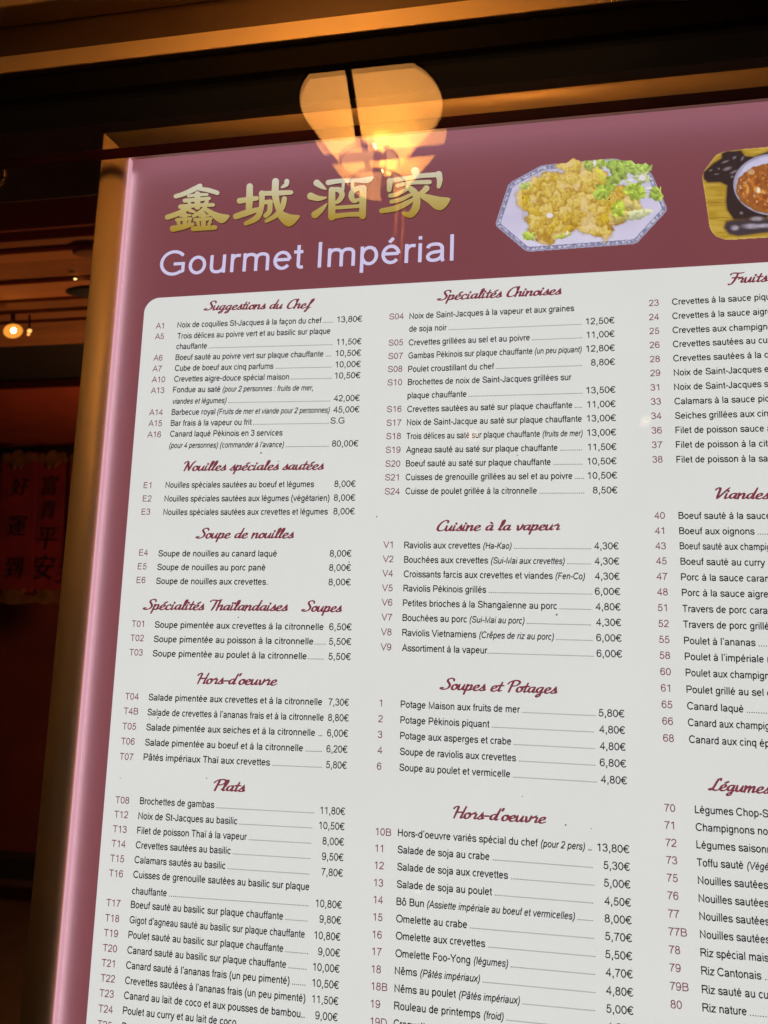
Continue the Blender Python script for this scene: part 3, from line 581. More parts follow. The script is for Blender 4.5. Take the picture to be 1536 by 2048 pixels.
brush('brush_character', 320, 350, 10.24, [
    S1((330, 445), (480, 400), (660, 320), (825, 235), w=[90, 95, 105, 100]), S1((800, 290), (1000, 320), (1180, 375), w=[75, 95, 90]), S1((590, 440), (780, 415), (975, 408), w=[60, 70, 55]), S1((775, 400), (775, 660), w=[120, 120]),
    S1((515, 535), (1010, 490), w=[85, 75]), S1((600, 560), (640, 660), w=[70, 60]), S1((970, 550), (890, 640), w=[70, 60]), S1((430, 660), (780, 630), (1095, 622), w=[95, 75, 75]),
    S1((570, 690), (400, 790), (160, 875), w=[90, 105, 105]), S1((550, 690), (640, 740), (720, 770), w=[80, 80, 45]), S1((930, 690), (820, 780), (695, 850), w=[90, 85, 70]),
    S1((430, 850), (630, 832), w=[50, 45]), S1((520, 820), (520, 1060), w=[95, 90]), S1((355, 930), (640, 905), w=[75, 60]), S1((385, 970), (405, 1040), w=[75, 60]), S1((620, 960), (600, 1015), w=[60, 60]), S1((275, 1112), (480, 1075), (680, 1020), w=[130, 110, 70]),
    S1((820, 850), (1020, 842), w=[50, 45]), S1((900, 820), (900, 1060), w=[100, 100]), S1((725, 930), (1055, 905), w=[75, 65]), S1((780, 970), (800, 1040), w=[75, 60]), S1((1040, 970), (1010, 1025), w=[65, 60]), S1((690, 1115), (1140, 1088), w=[100, 90])],
    [[(930, 670), (1130, 765), (1280, 810), (1430, 840), (1390, 930), (1290, 1000), (1190, 970), (1060, 860), (920, 740)]])
brush('brush_character', 460, 340, 10.24, [
    S1((410, 345), (405, 600), (390, 840), w=[130, 145, 125]), S1((205, 640), (550, 588), w=[120, 90]), S1((125, 960), (330, 890), (590, 815), w=[120, 130, 90]), S1((660, 490), (1000, 480), (1255, 468), w=[95, 105, 90]),
    S1((660, 490), (650, 760), (560, 980), (330, 1105), w=[125, 105, 125, 85]), S1((690, 672), (840, 662), w=[90, 90]), S1((825, 660), (818, 850), (735, 945), w=[100, 105, 95]), S1((940, 245), (935, 520), (985, 760), (1060, 920), w=[140, 145, 120, 130]),
    S1((1120, 600), (1080, 760), (960, 930), (750, 1055), w=[105, 110, 105, 75]), S1((1170, 245), (1155, 310), (1070, 365), w=[105, 95, 45])],
    [[(985, 790), (1110, 865), (1250, 920), (1435, 945), (1370, 1060), (1270, 1150), (1180, 1165), (1080, 1095), (985, 960)]])
brush('brush_character', 600, 340, 10.24, [
    S1((350, 275), (440, 340), (535, 402), w=[140, 105, 30]), S1((225, 545), (380, 590), (540, 575), w=[150, 110, 35]), S1((310, 925), (430, 830), (550, 705), w=[150, 115, 30]), S1((585, 268), (800, 235), (1150, 225), (1380, 215), (1480, 165), w=[110, 95, 80, 130, 60]),
    S1((660, 420), (655, 970), w=[135, 150]), S1((1295, 390), (1285, 950), w=[145, 140]), S1((690, 410), (810, 420), (868, 520), (800, 640), (705, 690), w=[90, 110, 110, 95, 50]), S1((1260, 370), (1110, 420), (1055, 540), (1110, 640), (1215, 610), w=[90, 110, 120, 100, 60]),
    S1((720, 785), (1230, 748), w=[75, 75]), S1((700, 960), (960, 925), (1230, 915), w=[110, 90, 100]), S1((900, 240), (880, 420), w=[70, 60]), S1((1080, 230), (1080, 420), w=[70, 70])], [])
brush('brush_character', 750, 330, 9.6, [
    S1((775, 125), (790, 200), w=[160, 130]), S1((290, 320), (275, 485), w=[120, 90]), S1((290, 310), (600, 265), (900, 215), (1230, 195), w=[95, 85, 90, 100]), S1((1225, 190), (1245, 300), (1225, 425), w=[130, 110, 75]), S1((435, 405), (700, 350), (1050, 337), w=[75, 75, 85]),
    S1((295, 600), (450, 560), (640, 460), w=[80, 80, 60]), S1((320, 715), (500, 670), (690, 580), w=[80, 80, 60]), S1((130, 890), (400, 840), (620, 740), (730, 670), w=[95, 110, 100, 60]), S1((620, 420), (745, 520), (800, 640), (785, 830), (680, 960), (545, 935), w=[80, 130, 140, 150, 130, 65]),
    S1((990, 460), (930, 520), (840, 570), w=[120, 100, 60])], [[(850, 545), (1000, 570), (1250, 622), (1445, 652), (1390, 780), (1310, 860), (1230, 880), (1130, 840), (1020, 740), (880, 640)]])

# ---------------------------------------------------------------- printed dish photographs (flat colour print)
rng = np.random.RandomState(7)
def vnoise(x, y, sc, seed=0):
    r = np.random.RandomState(seed); g = r.rand(64, 64); X, Y = x / sc, y / sc; i, j = np.floor(X).astype(int), np.floor(Y).astype(int); fx, fy = X - i, Y - j
    fx = fx * fx * (3 - 2 * fx); fy = fy * fy * (3 - 2 * fy); G = lambda a, b: g[a % 64, b % 64]
    return G(i, j) * (1 - fx) * (1 - fy) + G(i + 1, j) * fx * (1 - fy) + G(i, j + 1) * (1 - fx) * fy + G(i + 1, j + 1) * fx * fy
def inside(x, y, poly):
    c = np.zeros(x.shape, bool); n = len(poly)
    for i in range(n):
        (x1, y1), (x2, y2) = poly[i], poly[(i + 1) % n]
        if y1 != y2: c ^= ((y1 > y) != (y2 > y)) & (x < (x2 - x1) * (y - y1) / (y2 - y1) + x1)
    return c
def edge_dist(x, y, poly):
    d = np.full(x.shape, 1e9); n = len(poly)
    for i in range(n):
        a = np.array(poly[i], float); b = np.array(poly[(i + 1) % n], float); ab = b - a; L2 = ab @ ab
        t = np.clip(((x - a[0]) * ab[0] + (y - a[1]) * ab[1]) / L2, 0, 1); d = np.minimum(d, np.hypot(x - a[0] - t * ab[0], y - a[1] - t * ab[1]))
    return d
def mixc(img, m, col):
    m = np.clip(m, 0, 1)[..., None]; return img * (1 - m) + np.array(col, float) * m if np.ndim(col) == 1 else img * (1 - m) + col * m
def smooth(a, b, x): t = np.clip((x - a) / (b - a), 0, 1); return t * t * (3 - 2 * t)
def put_photo(name, ox, oy, s, W, Hh, mask, img, step):
    ny, nx = mask.shape; idx = -np.ones((ny, nx), int); V, Cl, F = [], [], []
    L = np.where(img <= 10.31, img / 255 / 12.92, ((img / 255 + 0.055) / 1.055) ** 2.4)
    use = mask.copy()
    for j in range(ny):
        for i in range(nx):
            if use[j, i]:
                idx[j, i] = len(V); p = bp(ox + i * step / s, oy + j * step / s); V.append((p[0], -0.0006, p[1])); Cl.append((*L[j, i], 1))
    for j in range(ny - 1):
        for i in range(nx - 1):
            q = (idx[j, i], idx[j, i + 1], idx[j + 1, i + 1], idx[j + 1, i])
            if min(q) >= 0: F.append(q)
            else:
                t = tuple(k for k in q if k >= 0)
                if len(t) == 3: F.append(t)
    return obj(name, V, F, M['photo'], sheet_o, attr=Cl)
def plate_photo():
    s, step = 4.151, 5.0; nx, ny = 300, 162
    X, Y = np.meshgrid(np.arange(nx) * step + 20, np.arange(ny) * step + 50)
    out = [(45, 610), (60, 560), (150, 290), (180, 262), (425, 128), (560, 112), (1010, 70), (1060, 75), (1320, 180), (1345, 200), (1470, 480), (1468, 510), (1225, 772), (1190, 786), (330, 848), (290, 838), (55, 640)]
    m = inside(X, Y, out); d = edge_dist(X, Y, out)
    img = np.zeros(X.shape + (3,)); n1 = vnoise(X, Y, 160, 1)
    img[:] = (205, 198, 222); img = mixc(img, smooth(0.3, 0.8, n1) * 0.6, (190, 182, 208)); img = mixc(img, smooth(500, 800, Y) * 0.4, (222, 216, 236))
    rim = m & (d < 40); pat = vnoise(X, Y, 13, 2) * 0.65 + vnoise(X, Y, 8, 3) * 0.35
    img = mixc(img, np.where(rim & (d > 10), 0.85, 0), (118, 116, 146)); img = mixc(img, np.where(rim & (d > 15) & (d < 36), smooth(0.48, 0.62, pat), 0), (196, 192, 212))
    img = mixc(img, np.where(m & (d <= 11), 0.85, 0), (150, 146, 172)); img = mixc(img, np.where(m & (d > 36) & (d < 42), 0.7, 0), (96, 98, 140))
    food = [(215, 395), (250, 330), (350, 245), (450, 195), (600, 180), (555, 130), (690, 78), (790, 110), (960, 190), (1010, 300), (1130, 310), (1240, 420), (1250, 500), (1110, 600), (1015, 640), (1005, 715), (955, 757), (925, 710), (790, 690), (705, 660), (640, 720), (540, 738), (520, 780), (450, 792), (370, 745), (315, 650), (285, 560), (310, 515), (240, 460)]
    jit = (vnoise(X, Y, 45, 5) - 0.5) * 34 + (vnoise(X, Y, 18, 6) - 0.5) * 18
    fd = edge_dist(X, Y, food) * np.where(inside(X, Y, food), 1, -1) + jit
    sel = fd > 0
    img = mixc(img, smooth(-26, 4, fd) * 0.45, (150, 135, 120))
    # lumps: nearest and second nearest seed in a stretched metric
    sx, sy = [], []; r = np.random.RandomState(11)
    while len(sx) < 46:
        x, y = r.uniform(200, 1260), r.uniform(70, 800)
        if inside(np.array([x]), np.array([y]), food)[0] and all(math.hypot(x - a, y - b) > 44 for a, b in zip(sx, sy)): sx.append(x); sy.append(y)
        elif r.rand() < 0.001: break
    wx = X + (vnoise(X, Y, 55, 8) - 0.5) * 90 + (vnoise(X, Y, 32, 18) - 0.5) * 46; wy = Y + (vnoise(X, Y, 55, 9) - 0.5) * 90 + (vnoise(X, Y, 32, 19) - 0.5) * 46
    d1 = np.full(X.shape, 1e9); d2 = d1.copy(); lx = np.zeros(X.shape); tone = np.zeros(X.shape)
    for x, y in zip(sx, sy):
        a = r.uniform(0, math.pi); k = r.uniform(0.6, 1.0); dx, dy = wx - x, wy - y
        e = np.hypot((dx * math.cos(a) + dy * math.sin(a)) * k, -dx * math.sin(a) + dy * math.cos(a)); tn = r.rand(); nearer = e < d1
        d2 = np.where(nearer, d1, np.minimum(d2, e)); lx = np.where(nearer, (-dx * 0.5 - dy) / 70, lx); tone = np.where(nearer, tn, tone); d1 = np.where(nearer, e, d1)
    crease = 1 - smooth(2, 22, d2 - d1); fine = vnoise(X, Y, 16, 12) * 0.6 + vnoise(X, Y, 8, 13) * 0.4
    f = np.zeros_like(img); f[:] = (200, 168, 66); f = mixc(f, smooth(0.4, 0.9, tone), (212, 184, 92)); f = mixc(f, smooth(0.0, 0.35, 0.35 - tone), (204, 172, 40))
    f = mixc(f, smooth(-0.1, 0.8, lx) * 0.6, (230, 206, 132)); f = mixc(f, smooth(0.1, 0.9, -lx) * 0.55, (158, 116, 44)); f = mixc(f, crease * 0.32, (150, 100, 36)); f = mixc(f, smooth(0.5, 0.8, fine) * 0.45, (230, 206, 124)); f = mixc(f, smooth(0.55, 0.8, 1 - fine) * 0.4, (162, 122, 44))
    f = mixc(f, smooth(14, 0, fd) * 0.5, (140, 92, 36))
    pale = vnoise(X, Y, 60, 14); f = mixc(f, smooth(0.68, 0.8, pale) * 0.6, (226, 200, 158))
    img = np.where(sel[..., None], f, img)
    def leaf(cx, cy, rx, ry, ang, col, seed, w=0.13):
        nonlocal img
        col = tuple(0.78 * q + 0.22 * k for q, k in zip(col, (206, 212, 140)))
        dx, dy = X - cx, Y - cy; a = math.radians(ang); u = (dx * math.cos(a) + dy * math.sin(a)) / rx; v = (-dx * math.sin(a) + dy * math.cos(a)) / ry
        th = np.arctan2(v, u); rr = np.hypot(u, v) * (1 + w * 0.5 * np.sin(th * 5 + seed) + w * 0.35 * np.sin(th * 9 + seed * 2)) + (vnoise(X, Y, 24, 30 + seed) - 0.5) * 0.55
        c = np.zeros_like(img); c[:] = col; c = mixc(c, smooth(-0.2, 0.7, -v + u * 0.3) * 0.45, tuple(min(255, x * 1.28) for x in col)); c = mixc(c, smooth(0.0, 0.9, v) * 0.5, tuple(x * 0.62 for x in col)); c = mixc(c, smooth(0.1, 0.0, np.abs(v)) * 0.4, (205, 215, 140)); c = mixc(c, smooth(0.6, 0.8, vnoise(X, Y, 22, 60 + seed)) * 0.4, tuple(x * 0.7 for x in col))
        img = mixc(img, smooth(1.08, 0.96, rr) * m_ext, c)
    m_ext = np.ones(X.shape)
    for L in [(290, 300, 45, 25, -20, (176, 192, 96), 1), (320, 715, 48, 36, 10, (172, 190, 70), 2), (600, 715, 70, 20, -15, (188, 186, 76), 22), (1200, 540, 150, 42, -10, (206, 204, 166), 3, 0.15), (1075, 560, 70, 45, -20, (196, 168, 84), 4), (1180, 460, 70, 42, 10, (206, 178, 104), 5, 0.2), (1065, 490, 52, 70, 5, (164, 182, 52), 6),
              (820, 125, 34, 60, -35, (160, 180, 84), 7), (905, 110, 60, 42, 20, (168, 186, 82), 8), (935, 230, 26, 90, -28, (204, 184, 60), 9), (1030, 140, 66, 60, 30, (140, 166, 72), 10), (1125, 125, 70, 62, 60, (158, 186, 82), 11), (1075, 195, 60, 72, 20, (136, 160, 66), 12),
              (1235, 160, 110, 40, -8, (150, 176, 82), 13), (1020, 250, 66, 40, -35, (142, 164, 66), 14), (1255, 235, 62, 48, 20, (172, 182, 128), 15), (950, 350, 90, 56, -32, (160, 184, 62), 16), (1200, 345, 84, 66, 20, (164, 190, 60), 17), (1385, 380, 58, 46, 15, (146, 172, 62), 18), (1375, 335, 52, 28, 20, (158, 180, 70), 19)]:
        leaf(*L); r0 = random.Random(L[6])
        if L[5][1] > L[5][0] + 8:                     # leaflets over each green spray
            for q in range(7):
                a = r0.uniform(0, 6.28); k = r0.uniform(0.35, 0.95); g = r0.uniform(0.72, 1.22)
                leaf(L[0] + L[2] * k * math.cos(a), L[1] + L[3] * k * math.sin(a), L[2] * r0.uniform(0.22, 0.42), L[3] * r0.uniform(0.22, 0.42), r0.uniform(0, 180), tuple(min(225, c * g) for c in L[5]), L[6] * 9 + q, 0.3)
    for cx, cy, rx, ry in ((870, 110, 14, 26), (1265, 232, 34, 26), (1168, 252, 22, 12), (1318, 318, 30, 12), (495, 545, 30, 22), (640, 690, 12, 20)):
        img = mixc(img, smooth(1.2, 0.7, np.hypot((X - cx) / rx, (Y - cy) / ry)), (226, 216, 222))
    ext = m | (fd > 0) | (inside(X, Y, [(780, 90), (1340, 90), (1450, 300), (1440, 430), (1250, 440), (1000, 300)]) & (img[..., 1] > img[..., 2] * 1.35))
    put_photo('dish_photo', 980 + 20 / s, 300 + 50 / s, s, nx, ny, ext, img, step)
plate_photo()
def sizzler_photo():
    s, step = 9.308, 11.0; nx, ny = 250, 162
    X, Y = np.meshgrid(np.arange(nx) * step + 100, np.arange(ny) * step + 100)
    out = [(125, 700), (155, 590), (270, 430), (380, 290), (500, 225), (850, 172), (1359, 130), (2200, 80), (2600, 120), (2760, 300), (2790, 900), (2700, 1500), (2500, 1740), (1900, 1800), (1359, 1825), (700, 1865), (550, 1860), (400, 1810), (300, 1710), (258, 1600), (190, 1100)]
    m = inside(X, Y, out); d = edge_dist(X, Y, out); img = np.zeros(X.shape + (3,)); img[:] = (186, 152, 58)
    g = vnoise(X, Y * 9, 420, 3) * 0.6 + vnoise(X, Y * 5, 160, 4) * 0.4; img = mixc(img, smooth(0.45, 0.8, g) * 0.6, (160, 124, 40)); img = mixc(img, smooth(0.45, 0.8, 1 - g) * 0.5, (202, 172, 84))
    for yy in (1160, 1450): img = mixc(img, smooth(9, 0, np.abs(Y + 0.03 * X - yy - 20)) * np.where(X < 760, 0.75, 0), (110, 80, 30))
    img = mixc(img, smooth(34, 0, d) * 0.55, (214, 184, 128))
    def shp(poly, col, soft=16, shadow=True):
        nonlocal img
        dd = edge_dist(X, Y, poly) * np.where(inside(X, Y, poly), 1, -1)
        if shadow: img = mixc(img, smooth(-60, 0, dd) * 0.45, (110, 78, 40))
        img = mixc(img, smooth(-soft, soft, dd), col)
    iron = (56, 42, 42)
    shp([(160, 610), (330, 450), (500, 345), (500, 258), (600, 215), (720, 220), (850, 205), (930, 310), (1100, 322), (1359, 225), (1900, 180), (2300, 300), (2450, 900), (2300, 1450), (1359, 1420), (1300, 1500), (730, 1490), (600, 1300), (580, 1150), (600, 850), (470, 785), (240, 790), (165, 730)], iron)
    shp([(545, 1640), (580, 1530), (700, 1500), (1359, 1470), (2200, 1430), (2320, 1560), (2200, 1700), (1359, 1720), (800, 1785), (640, 1750)], (70, 58, 62), 22)
    n = vnoise(X, Y, 60, 21); lo = vnoise(X, Y, 160, 22)
    for cx, cy, rx, ry, an in ((600, 540, 100, 38, -18), (560, 410, 90, 20, -20), (730, 335, 50, 26, -35), (880, 350, 60, 22, -60), (290, 570, 42, 16, -25), (440, 540, 22, 24, 0), (720, 600, 90, 26, -25), (400, 640, 60, 12, -5), (860, 1365, 40, 34, 0), (690, 690, 40, 24, -30)):
        a = math.radians(an); dx, dy = X - cx, Y - cy; q = np.hypot((dx * math.cos(a) + dy * math.sin(a)) / rx, (-dx * math.sin(a) + dy * math.cos(a)) / ry); img = mixc(img, smooth(1.25, 0.35, q) * 0.62, (164, 156, 166))
    for cx, cy, rx, ry in ((740, 1640, 90, 60), (1050, 1610, 210, 58), (1300, 1600, 160, 50), (1150, 1470, 150, 52)):
        img = mixc(img, smooth(1.25, 0.3, np.hypot((X - cx) / rx, (Y - cy) / ry)) * (0.55 + 0.45 * n), (188, 178, 196))
    q1 = np.hypot((X - 1480) / 765, (Y - 835) / 575); img = mixc(img, smooth(1.02, 0.985, q1), (188, 180, 208)); img = mixc(img, smooth(1.02, 0.985, q1) * smooth(0.90, 0.96, q1) * 0.55, (136, 130, 152)); img = mixc(img, smooth(0.97, 0.9, q1) * smooth(0.35, 0.75, lo) * 0.4, (214, 208, 232))
    q2 = np.hypot((X - 1490) / 735, (Y - 905) / 478) + (n - 0.5) * 0.05; sm = smooth(1.01, 0.985, q2)
    sauce = np.zeros_like(img); sauce[:] = (152, 90, 46); l1 = vnoise(X, Y, 95, 31) * 0.6 + vnoise(X, Y, 45, 32) * 0.4; cen = smooth(1.0, 0.72, q2)
    sauce = mixc(sauce, smooth(0.45, 0.7, l1) * cen, (192, 118, 52)); sauce = mixc(sauce, smooth(0.62, 0.8, vnoise(X, Y, 70, 33)) * cen, (212, 150, 70)); sauce = mixc(sauce, smooth(0.5, 0.8, vnoise(X, Y, 55, 34)) * 0.7 * cen, (136, 66, 30)); sauce = mixc(sauce, smooth(0.80, 0.95, vnoise(X, Y, 50, 35)) * 0.7, (236, 212, 180)); sauce = mixc(sauce, smooth(0.92, 1.0, q2) * 0.4, (120, 96, 50))
    img = mixc(img, sm, sauce)
    img = mixc(img, smooth(1.2, 0.5, np.hypot((X - 1180) / 42, (Y - 940) / 62)), (236, 224, 205)); img = mixc(img, smooth(1.2, 0.5, np.hypot((X - 1040) / 75, (Y - 600) / 50)) * 0.8, (206, 170, 130))
    put_photo('dish_photo', 1390 + 100 / s, 280 + 100 / s, s, nx, ny, m, img, step)
sizzler_photo()
# dust and small marks on the cover
rd = random.Random(5); V, F = [], []
marks = [(1131, 1648), (1182, 1655), (303, 1437), (320, 1435), (567, 1280), (560, 925), (1113, 1230), (525, 908), (755, 1035), (245, 1555), (1035, 913), (1046, 401), (1218, 404), (236, 482), (862, 900), (480, 1235), (700, 1125), (417, 1555), (300, 1880)] + [(rd.uniform(260, 1520), rd.uniform(330, 2030)) for _ in range(26)]
for i, (x, y) in enumerate(marks):
    p = bp(x, y); r = rd.uniform(0.0005, 0.0011) if i < 20 else rd.uniform(0.0002, 0.00045); o = len(V); n = 7
    for k in range(n): a = 2 * math.pi * k / n; V.append((p[0] + r * math.cos(a) * rd.uniform(0.6, 1.2), -0.0054, p[1] + r * math.sin(a) * rd.uniform(0.6, 1.2)))
    F.append(tuple(range(o, o + n)))
M['dust'] = prin('dust_speck', (0.10, 0.085, 0.07, 1), 0.8)
dust = obj('dust_specks', V, F, M['dust'], board); dust['kind'] = 'stuff'

# ---------------------------------------------------------------- the lamp that the glass mirrors (it hangs outside, above the viewer)
def mirror(px, py, Z):
    """real place of a thing outside that the front of the glass shows at this pixel, Z = its virtual distance"""
    u, v = un(px, py); return Vector((u * Z, 2 * GY - (Z - D), EYE - v * Z))
LZ = 1.15
top = mirror(742, 208, LZ); bot = mirror(740, 320, LZ)
R1, R2 = 0.117, 0.047
cxl, cyl = top.x, top.y; z1, z0 = top.z, bot.z
lamp = empty('hanging_lamp', (cxl, cyl, z0), 'lit hanging lamp with pleated amber cone shade, mirrored in the window glass', 'lamp')
def shade_mat():
    m, nt, o = newmat('amber_shade'); N = nt.nodes.new
    e = N('ShaderNodeEmission'); e.inputs[0].default_value = (1.0, 0.45, 0.12, 1); e.inputs[1].default_value = 6.6
    tl = N('ShaderNodeBsdfTranslucent'); tl.inputs[0].default_value = (0.85, 0.50, 0.16, 1)
    tr = N('ShaderNodeBsdfTransparent'); tr.inputs[0].default_value = (1, 0.7, 0.25, 1)
    a = N('ShaderNodeAddShader'); nt.links.new(e.outputs[0], a.inputs[0]); nt.links.new(tl.outputs[0], a.inputs[1])
    mx = N('ShaderNodeMixShader'); mx.inputs[0].default_value = 0.07; nt.links.new(a.outputs[0], mx.inputs[1]); nt.links.new(tr.outputs[0], mx.inputs[2]); nt.links.new(mx.outputs[0], o.inputs[0]); return m
M['shade'] = shade_mat(); M['bulb'] = emis('bulb_glow', (1.0, 0.66, 0.20, 1), 210.0)
V, F = [], []; n = 160
for i, t in enumerate((0, 0.25, 0.5, 0.75, 1.0)):
    for k in range(n):
        a = 2 * math.pi * k / n; r = (R2 + (R1 - R2) * t) * (1 + (0.012 if k % 2 else -0.012)); V.append((cxl + r * math.cos(a), cyl + r * math.sin(a), z0 + (z1 - z0) * t))
for i in range(4):
    for k in range(n): k2 = (k + 1) % n; F.append((i * n + k, i * n + k2, (i + 1) * n + k2, (i + 1) * n + k))
sh_o = obj('shade', V, F, M['shade'], lamp)
M['rim'] = prin('shade_trim', (0.10, 0.045, 0.015, 1), 0.6)
ring = lambda r, z: [(cxl + r * math.cos(2 * math.pi * k / 48), cyl + r * math.sin(2 * math.pi * k / 48), z) for k in range(49)]
tube('trim', ring(R1 * 1.01, z1), 0.0022, M['rim'], sh_o, 8); tube('trim', ring(R2 * 1.02, z0), 0.0016, M['brass'], sh_o, 8)
sa = math.radians(97)
tube('strap', [(cxl + (R2 + (R1 - R2) * t + 0.006) * math.cos(sa) * 1.0, cyl + (R2 + (R1 - R2) * t + 0.006) * math.sin(sa), z0 + (z1 - z0) * t) for t in (-0.05, 0.3, 0.65, 1.04)], 0.0052, M['iron'], lamp, 8)
lathe('bulb', [(0.0005, 0.0), (0.008, 0.002), (0.0125, 0.009), (0.0135, 0.017), (0.0105, 0.026), (0.005, 0.031), (0.0008, 0.033)], (cxl + 0.018, cyl + 0.006, z0 + 0.018), M['bulb'], lamp, 20)
lathe('socket', [(0.0005, -0.030), (0.011, -0.028), (0.012, -0.005), (0.009, 0.018), (0.0005, 0.019)], (cxl + 0.018, cyl + 0.006, z0), M['brass'], lamp, 20)
tube('arm', bez([(cxl + 0.018, cyl + 0.006, z0 - 0.028), (cxl + 0.02, cyl, z0 - 0.12), (cxl + 0.02, cyl - 0.05, z0 - 0.15), (cxl + 0.02, cyl - 0.11, z0 - 0.10), (cxl + 0.02, cyl - 0.18, z0 - 0.03), (cxl + 0.02, cyl - 0.16, z0 + 0.15), (cxl + 0.02, cyl - 0.16, z0 + 0.45)]), 0.006, M['brass'], lamp, 10)
lathe('canopy', [(0.0005, -0.04), (0.02, -0.038), (0.05, -0.01), (0.055, 0.0)], (cxl + 0.02, cyl - 0.16, z0 + 0.49), M['brass'], lamp, 28)
M['plaster'] = prin('cream_plaster', (0.55, 0.46, 0.36, 1), 0.8, noise=0.2, nscale=3)
soff = box('soffit', -3, 3, -3.2, -0.05, z0 + 0.49, z0 + 0.60, M['plaster']); soff['kind'] = 'structure'

# small warm lamps outside, seen only as twin glints in the glass
M['glint'] = emis('small_lamp_glow', (1.0, 0.70, 0.42, 1), 1.8)
def small_lamp(px, py, Z, r, label, group=None):
    p = mirror(px, py, Z); e = empty('small_lamp', p, label, 'lamp', group)
    lathe('globe', [(r * math.sin(math.pi * k / 12) + 0.0003, -r * 0.6 * math.cos(math.pi * k / 12)) for k in range(13)], p, M['glint'], e, 18)
    lathe('collar', [(r * 0.5, r * 0.55), (r * 0.55, r * 0.9), (0.0005, r * 1.0)], p, M['brass'], e, 18)
    return e
small_lamp(836, 1784, 2.2, 0.0085, 'low warm table lamp mirrored among the starters of the menu')
small_lamp(944, 866, 3.0, 0.028, 'flat warm ceiling lamp mirrored among the house specialities')
small_lamp(1293, 838, 3.4, 0.022, 'small warm ceiling lamp mirrored beside the fish dishes')

# ---------------------------------------------------------------- things in the room behind the glass
M['core'] = emis('lamp_core', (1.0, 0.58, 0.16, 1), 40.0); M['lens'] = emis('amber_lens', (1.0, 0.36, 0.045, 1), 1.1)
def oval(name, px, py, Y, rx, rz, m, parent, ang=0.0, dep=0.4):
    p = at(px, py, Y); V, F = [], []; n = 24; rings = 6
    for i in range(rings + 1):
        t = math.pi * i / rings
        for k in range(n):
            a = 2 * math.pi * k / n; x, z = rx * math.sin(t) * math.cos(a), rz * math.sin(t) * math.sin(a)
            V.append((p.x + x * math.cos(ang) - z * math.sin(ang), p.y - rz * dep * math.cos(t), p.z + x * math.sin(ang) + z * math.cos(ang)))
    for i in range(rings):
        for k in range(n): k2 = (k + 1) % n; F.append((i * n + k, i * n + k2, (i + 1) * n + k2, (i + 1) * n + k))
    return obj(name, V, F, m, parent, True)
LY = 1.62; k_ = (D + LY) / FPX
e = empty('spot_lamp', at(26, 661, LY), 'glowing amber spot lamp below the brown planked ceiling', 'lamp')
oval('lens', 26, 662, LY, 26 * k_, 18 * k_, M['lens'], e, -0.15); oval('bulb', 27, 661, LY - 0.02, 6.5 * k_, 6.5 * k_, M['core'], e)
tube('bracket', [at(26, 645, LY + 0.01), at(26, 630, LY + 0.02)], 0.008, M['iron'], e)
e2 = empty('pilot_lamp', at(58, 663, LY), 'tiny amber lamp beside the glowing spot lamp', 'lamp'); M['lens2'] = emis('small_amber_lens', (1.0, 0.42, 0.10, 1), 2.2)
oval('lens', 59, 662, LY, 6 * k_, 5 * k_, M['lens2'], e2); oval('lens', 57, 669, LY, 4 * k_, 2.6 * k_, M['lens2'], e2); tube('bracket', [at(59, 658, LY + 0.01), at(59, 630, LY + 0.02)], 0.004, M['iron'], e2)
dy = ceil_y(151, 557); e3 = empty('downlight', at(151, 557, dy - 0.03), 'tiny lit downlight set between two brown ceiling planks', 'downlight')
M['core2'] = emis('downlight_core', (1.0, 0.6, 0.2, 1), 3.5)
oval('lens', 151, 557, dy - 0.03, 4.2 * k_, 3.0 * k_, M['core2'], e3); lathe('trim', [(0.010, 0.0), (0.014, 0.001), (0.014, 0.004)], at(151, 557, dy - 0.03) - Vector((0, 0, 0.004)), M['iron'], e3, 20)
def recess(px, py, rx, ry, name, label, cat, m):
    Y = ceil_y(px, py); p = at(px, py, Y); o = lathe('x', [(0.0005, -0.004), (rx * 0.8, -0.004), (rx, -0.0005), (rx, 0.004)], (0, 0, 0), m, None, 28); o.name = name; o.location = (p.x, Y, CEIL - 0.014); o.scale = (1, ry, 1); return tag(o, label, cat)
recess(182, 497, 0.06, 0.55, 'ceiling_rose', 'dark unlit round ceiling fitting in the upper warm plank', 'ceiling fitting', M['woodC'])
recess(186, 576, 0.10, 0.45, 'ceiling_vent', 'black oval ceiling vent in the lower warm plank', 'vent', M['groove'])
M['gold'] = prin('dull_gold', (0.55, 0.32, 0.08, 1), 0.4, 0.7, noise=0.3, nscale=30)
hk = [(-6, 318), (2, 327), (9, 342), (11, 353), (8, 362), (0, 368), (-6, 360)]
tag(tube('gold_hook', [at(x, y, 0.02) for x, y in hk], 0.0024, M['gold'], None, 10), 'curved gold hook hanging just inside the window beside the dark frame corner', 'hook')
pg = at(150, 706, 3.9); tag(box('gold_moulding', pg.x - 0.10, pg.x + 0.55, 3.9, 3.95, pg.z - 0.006, pg.z + 0.012, M['gold'], None, 0.003), 'short dull gold moulding on the far dark wall', 'moulding')
tag(box('wall_shelf', -4.2, at(82, 1740, 3.6).x, 3.6, 3.75, kb2.z, kb.z, M['groove'], None, 0.004), 'black horizontal rail across the lower dark red wall', 'rail')
pb = at(40, 765, 4.0); tag(box('wall_rail', -4.2, 0.5, 4.0, 4.1, pb.z - 0.02, pb.z + 0.05, M['groove'], None, 0.004), 'black rail along the top of the dark red wall', 'rail')
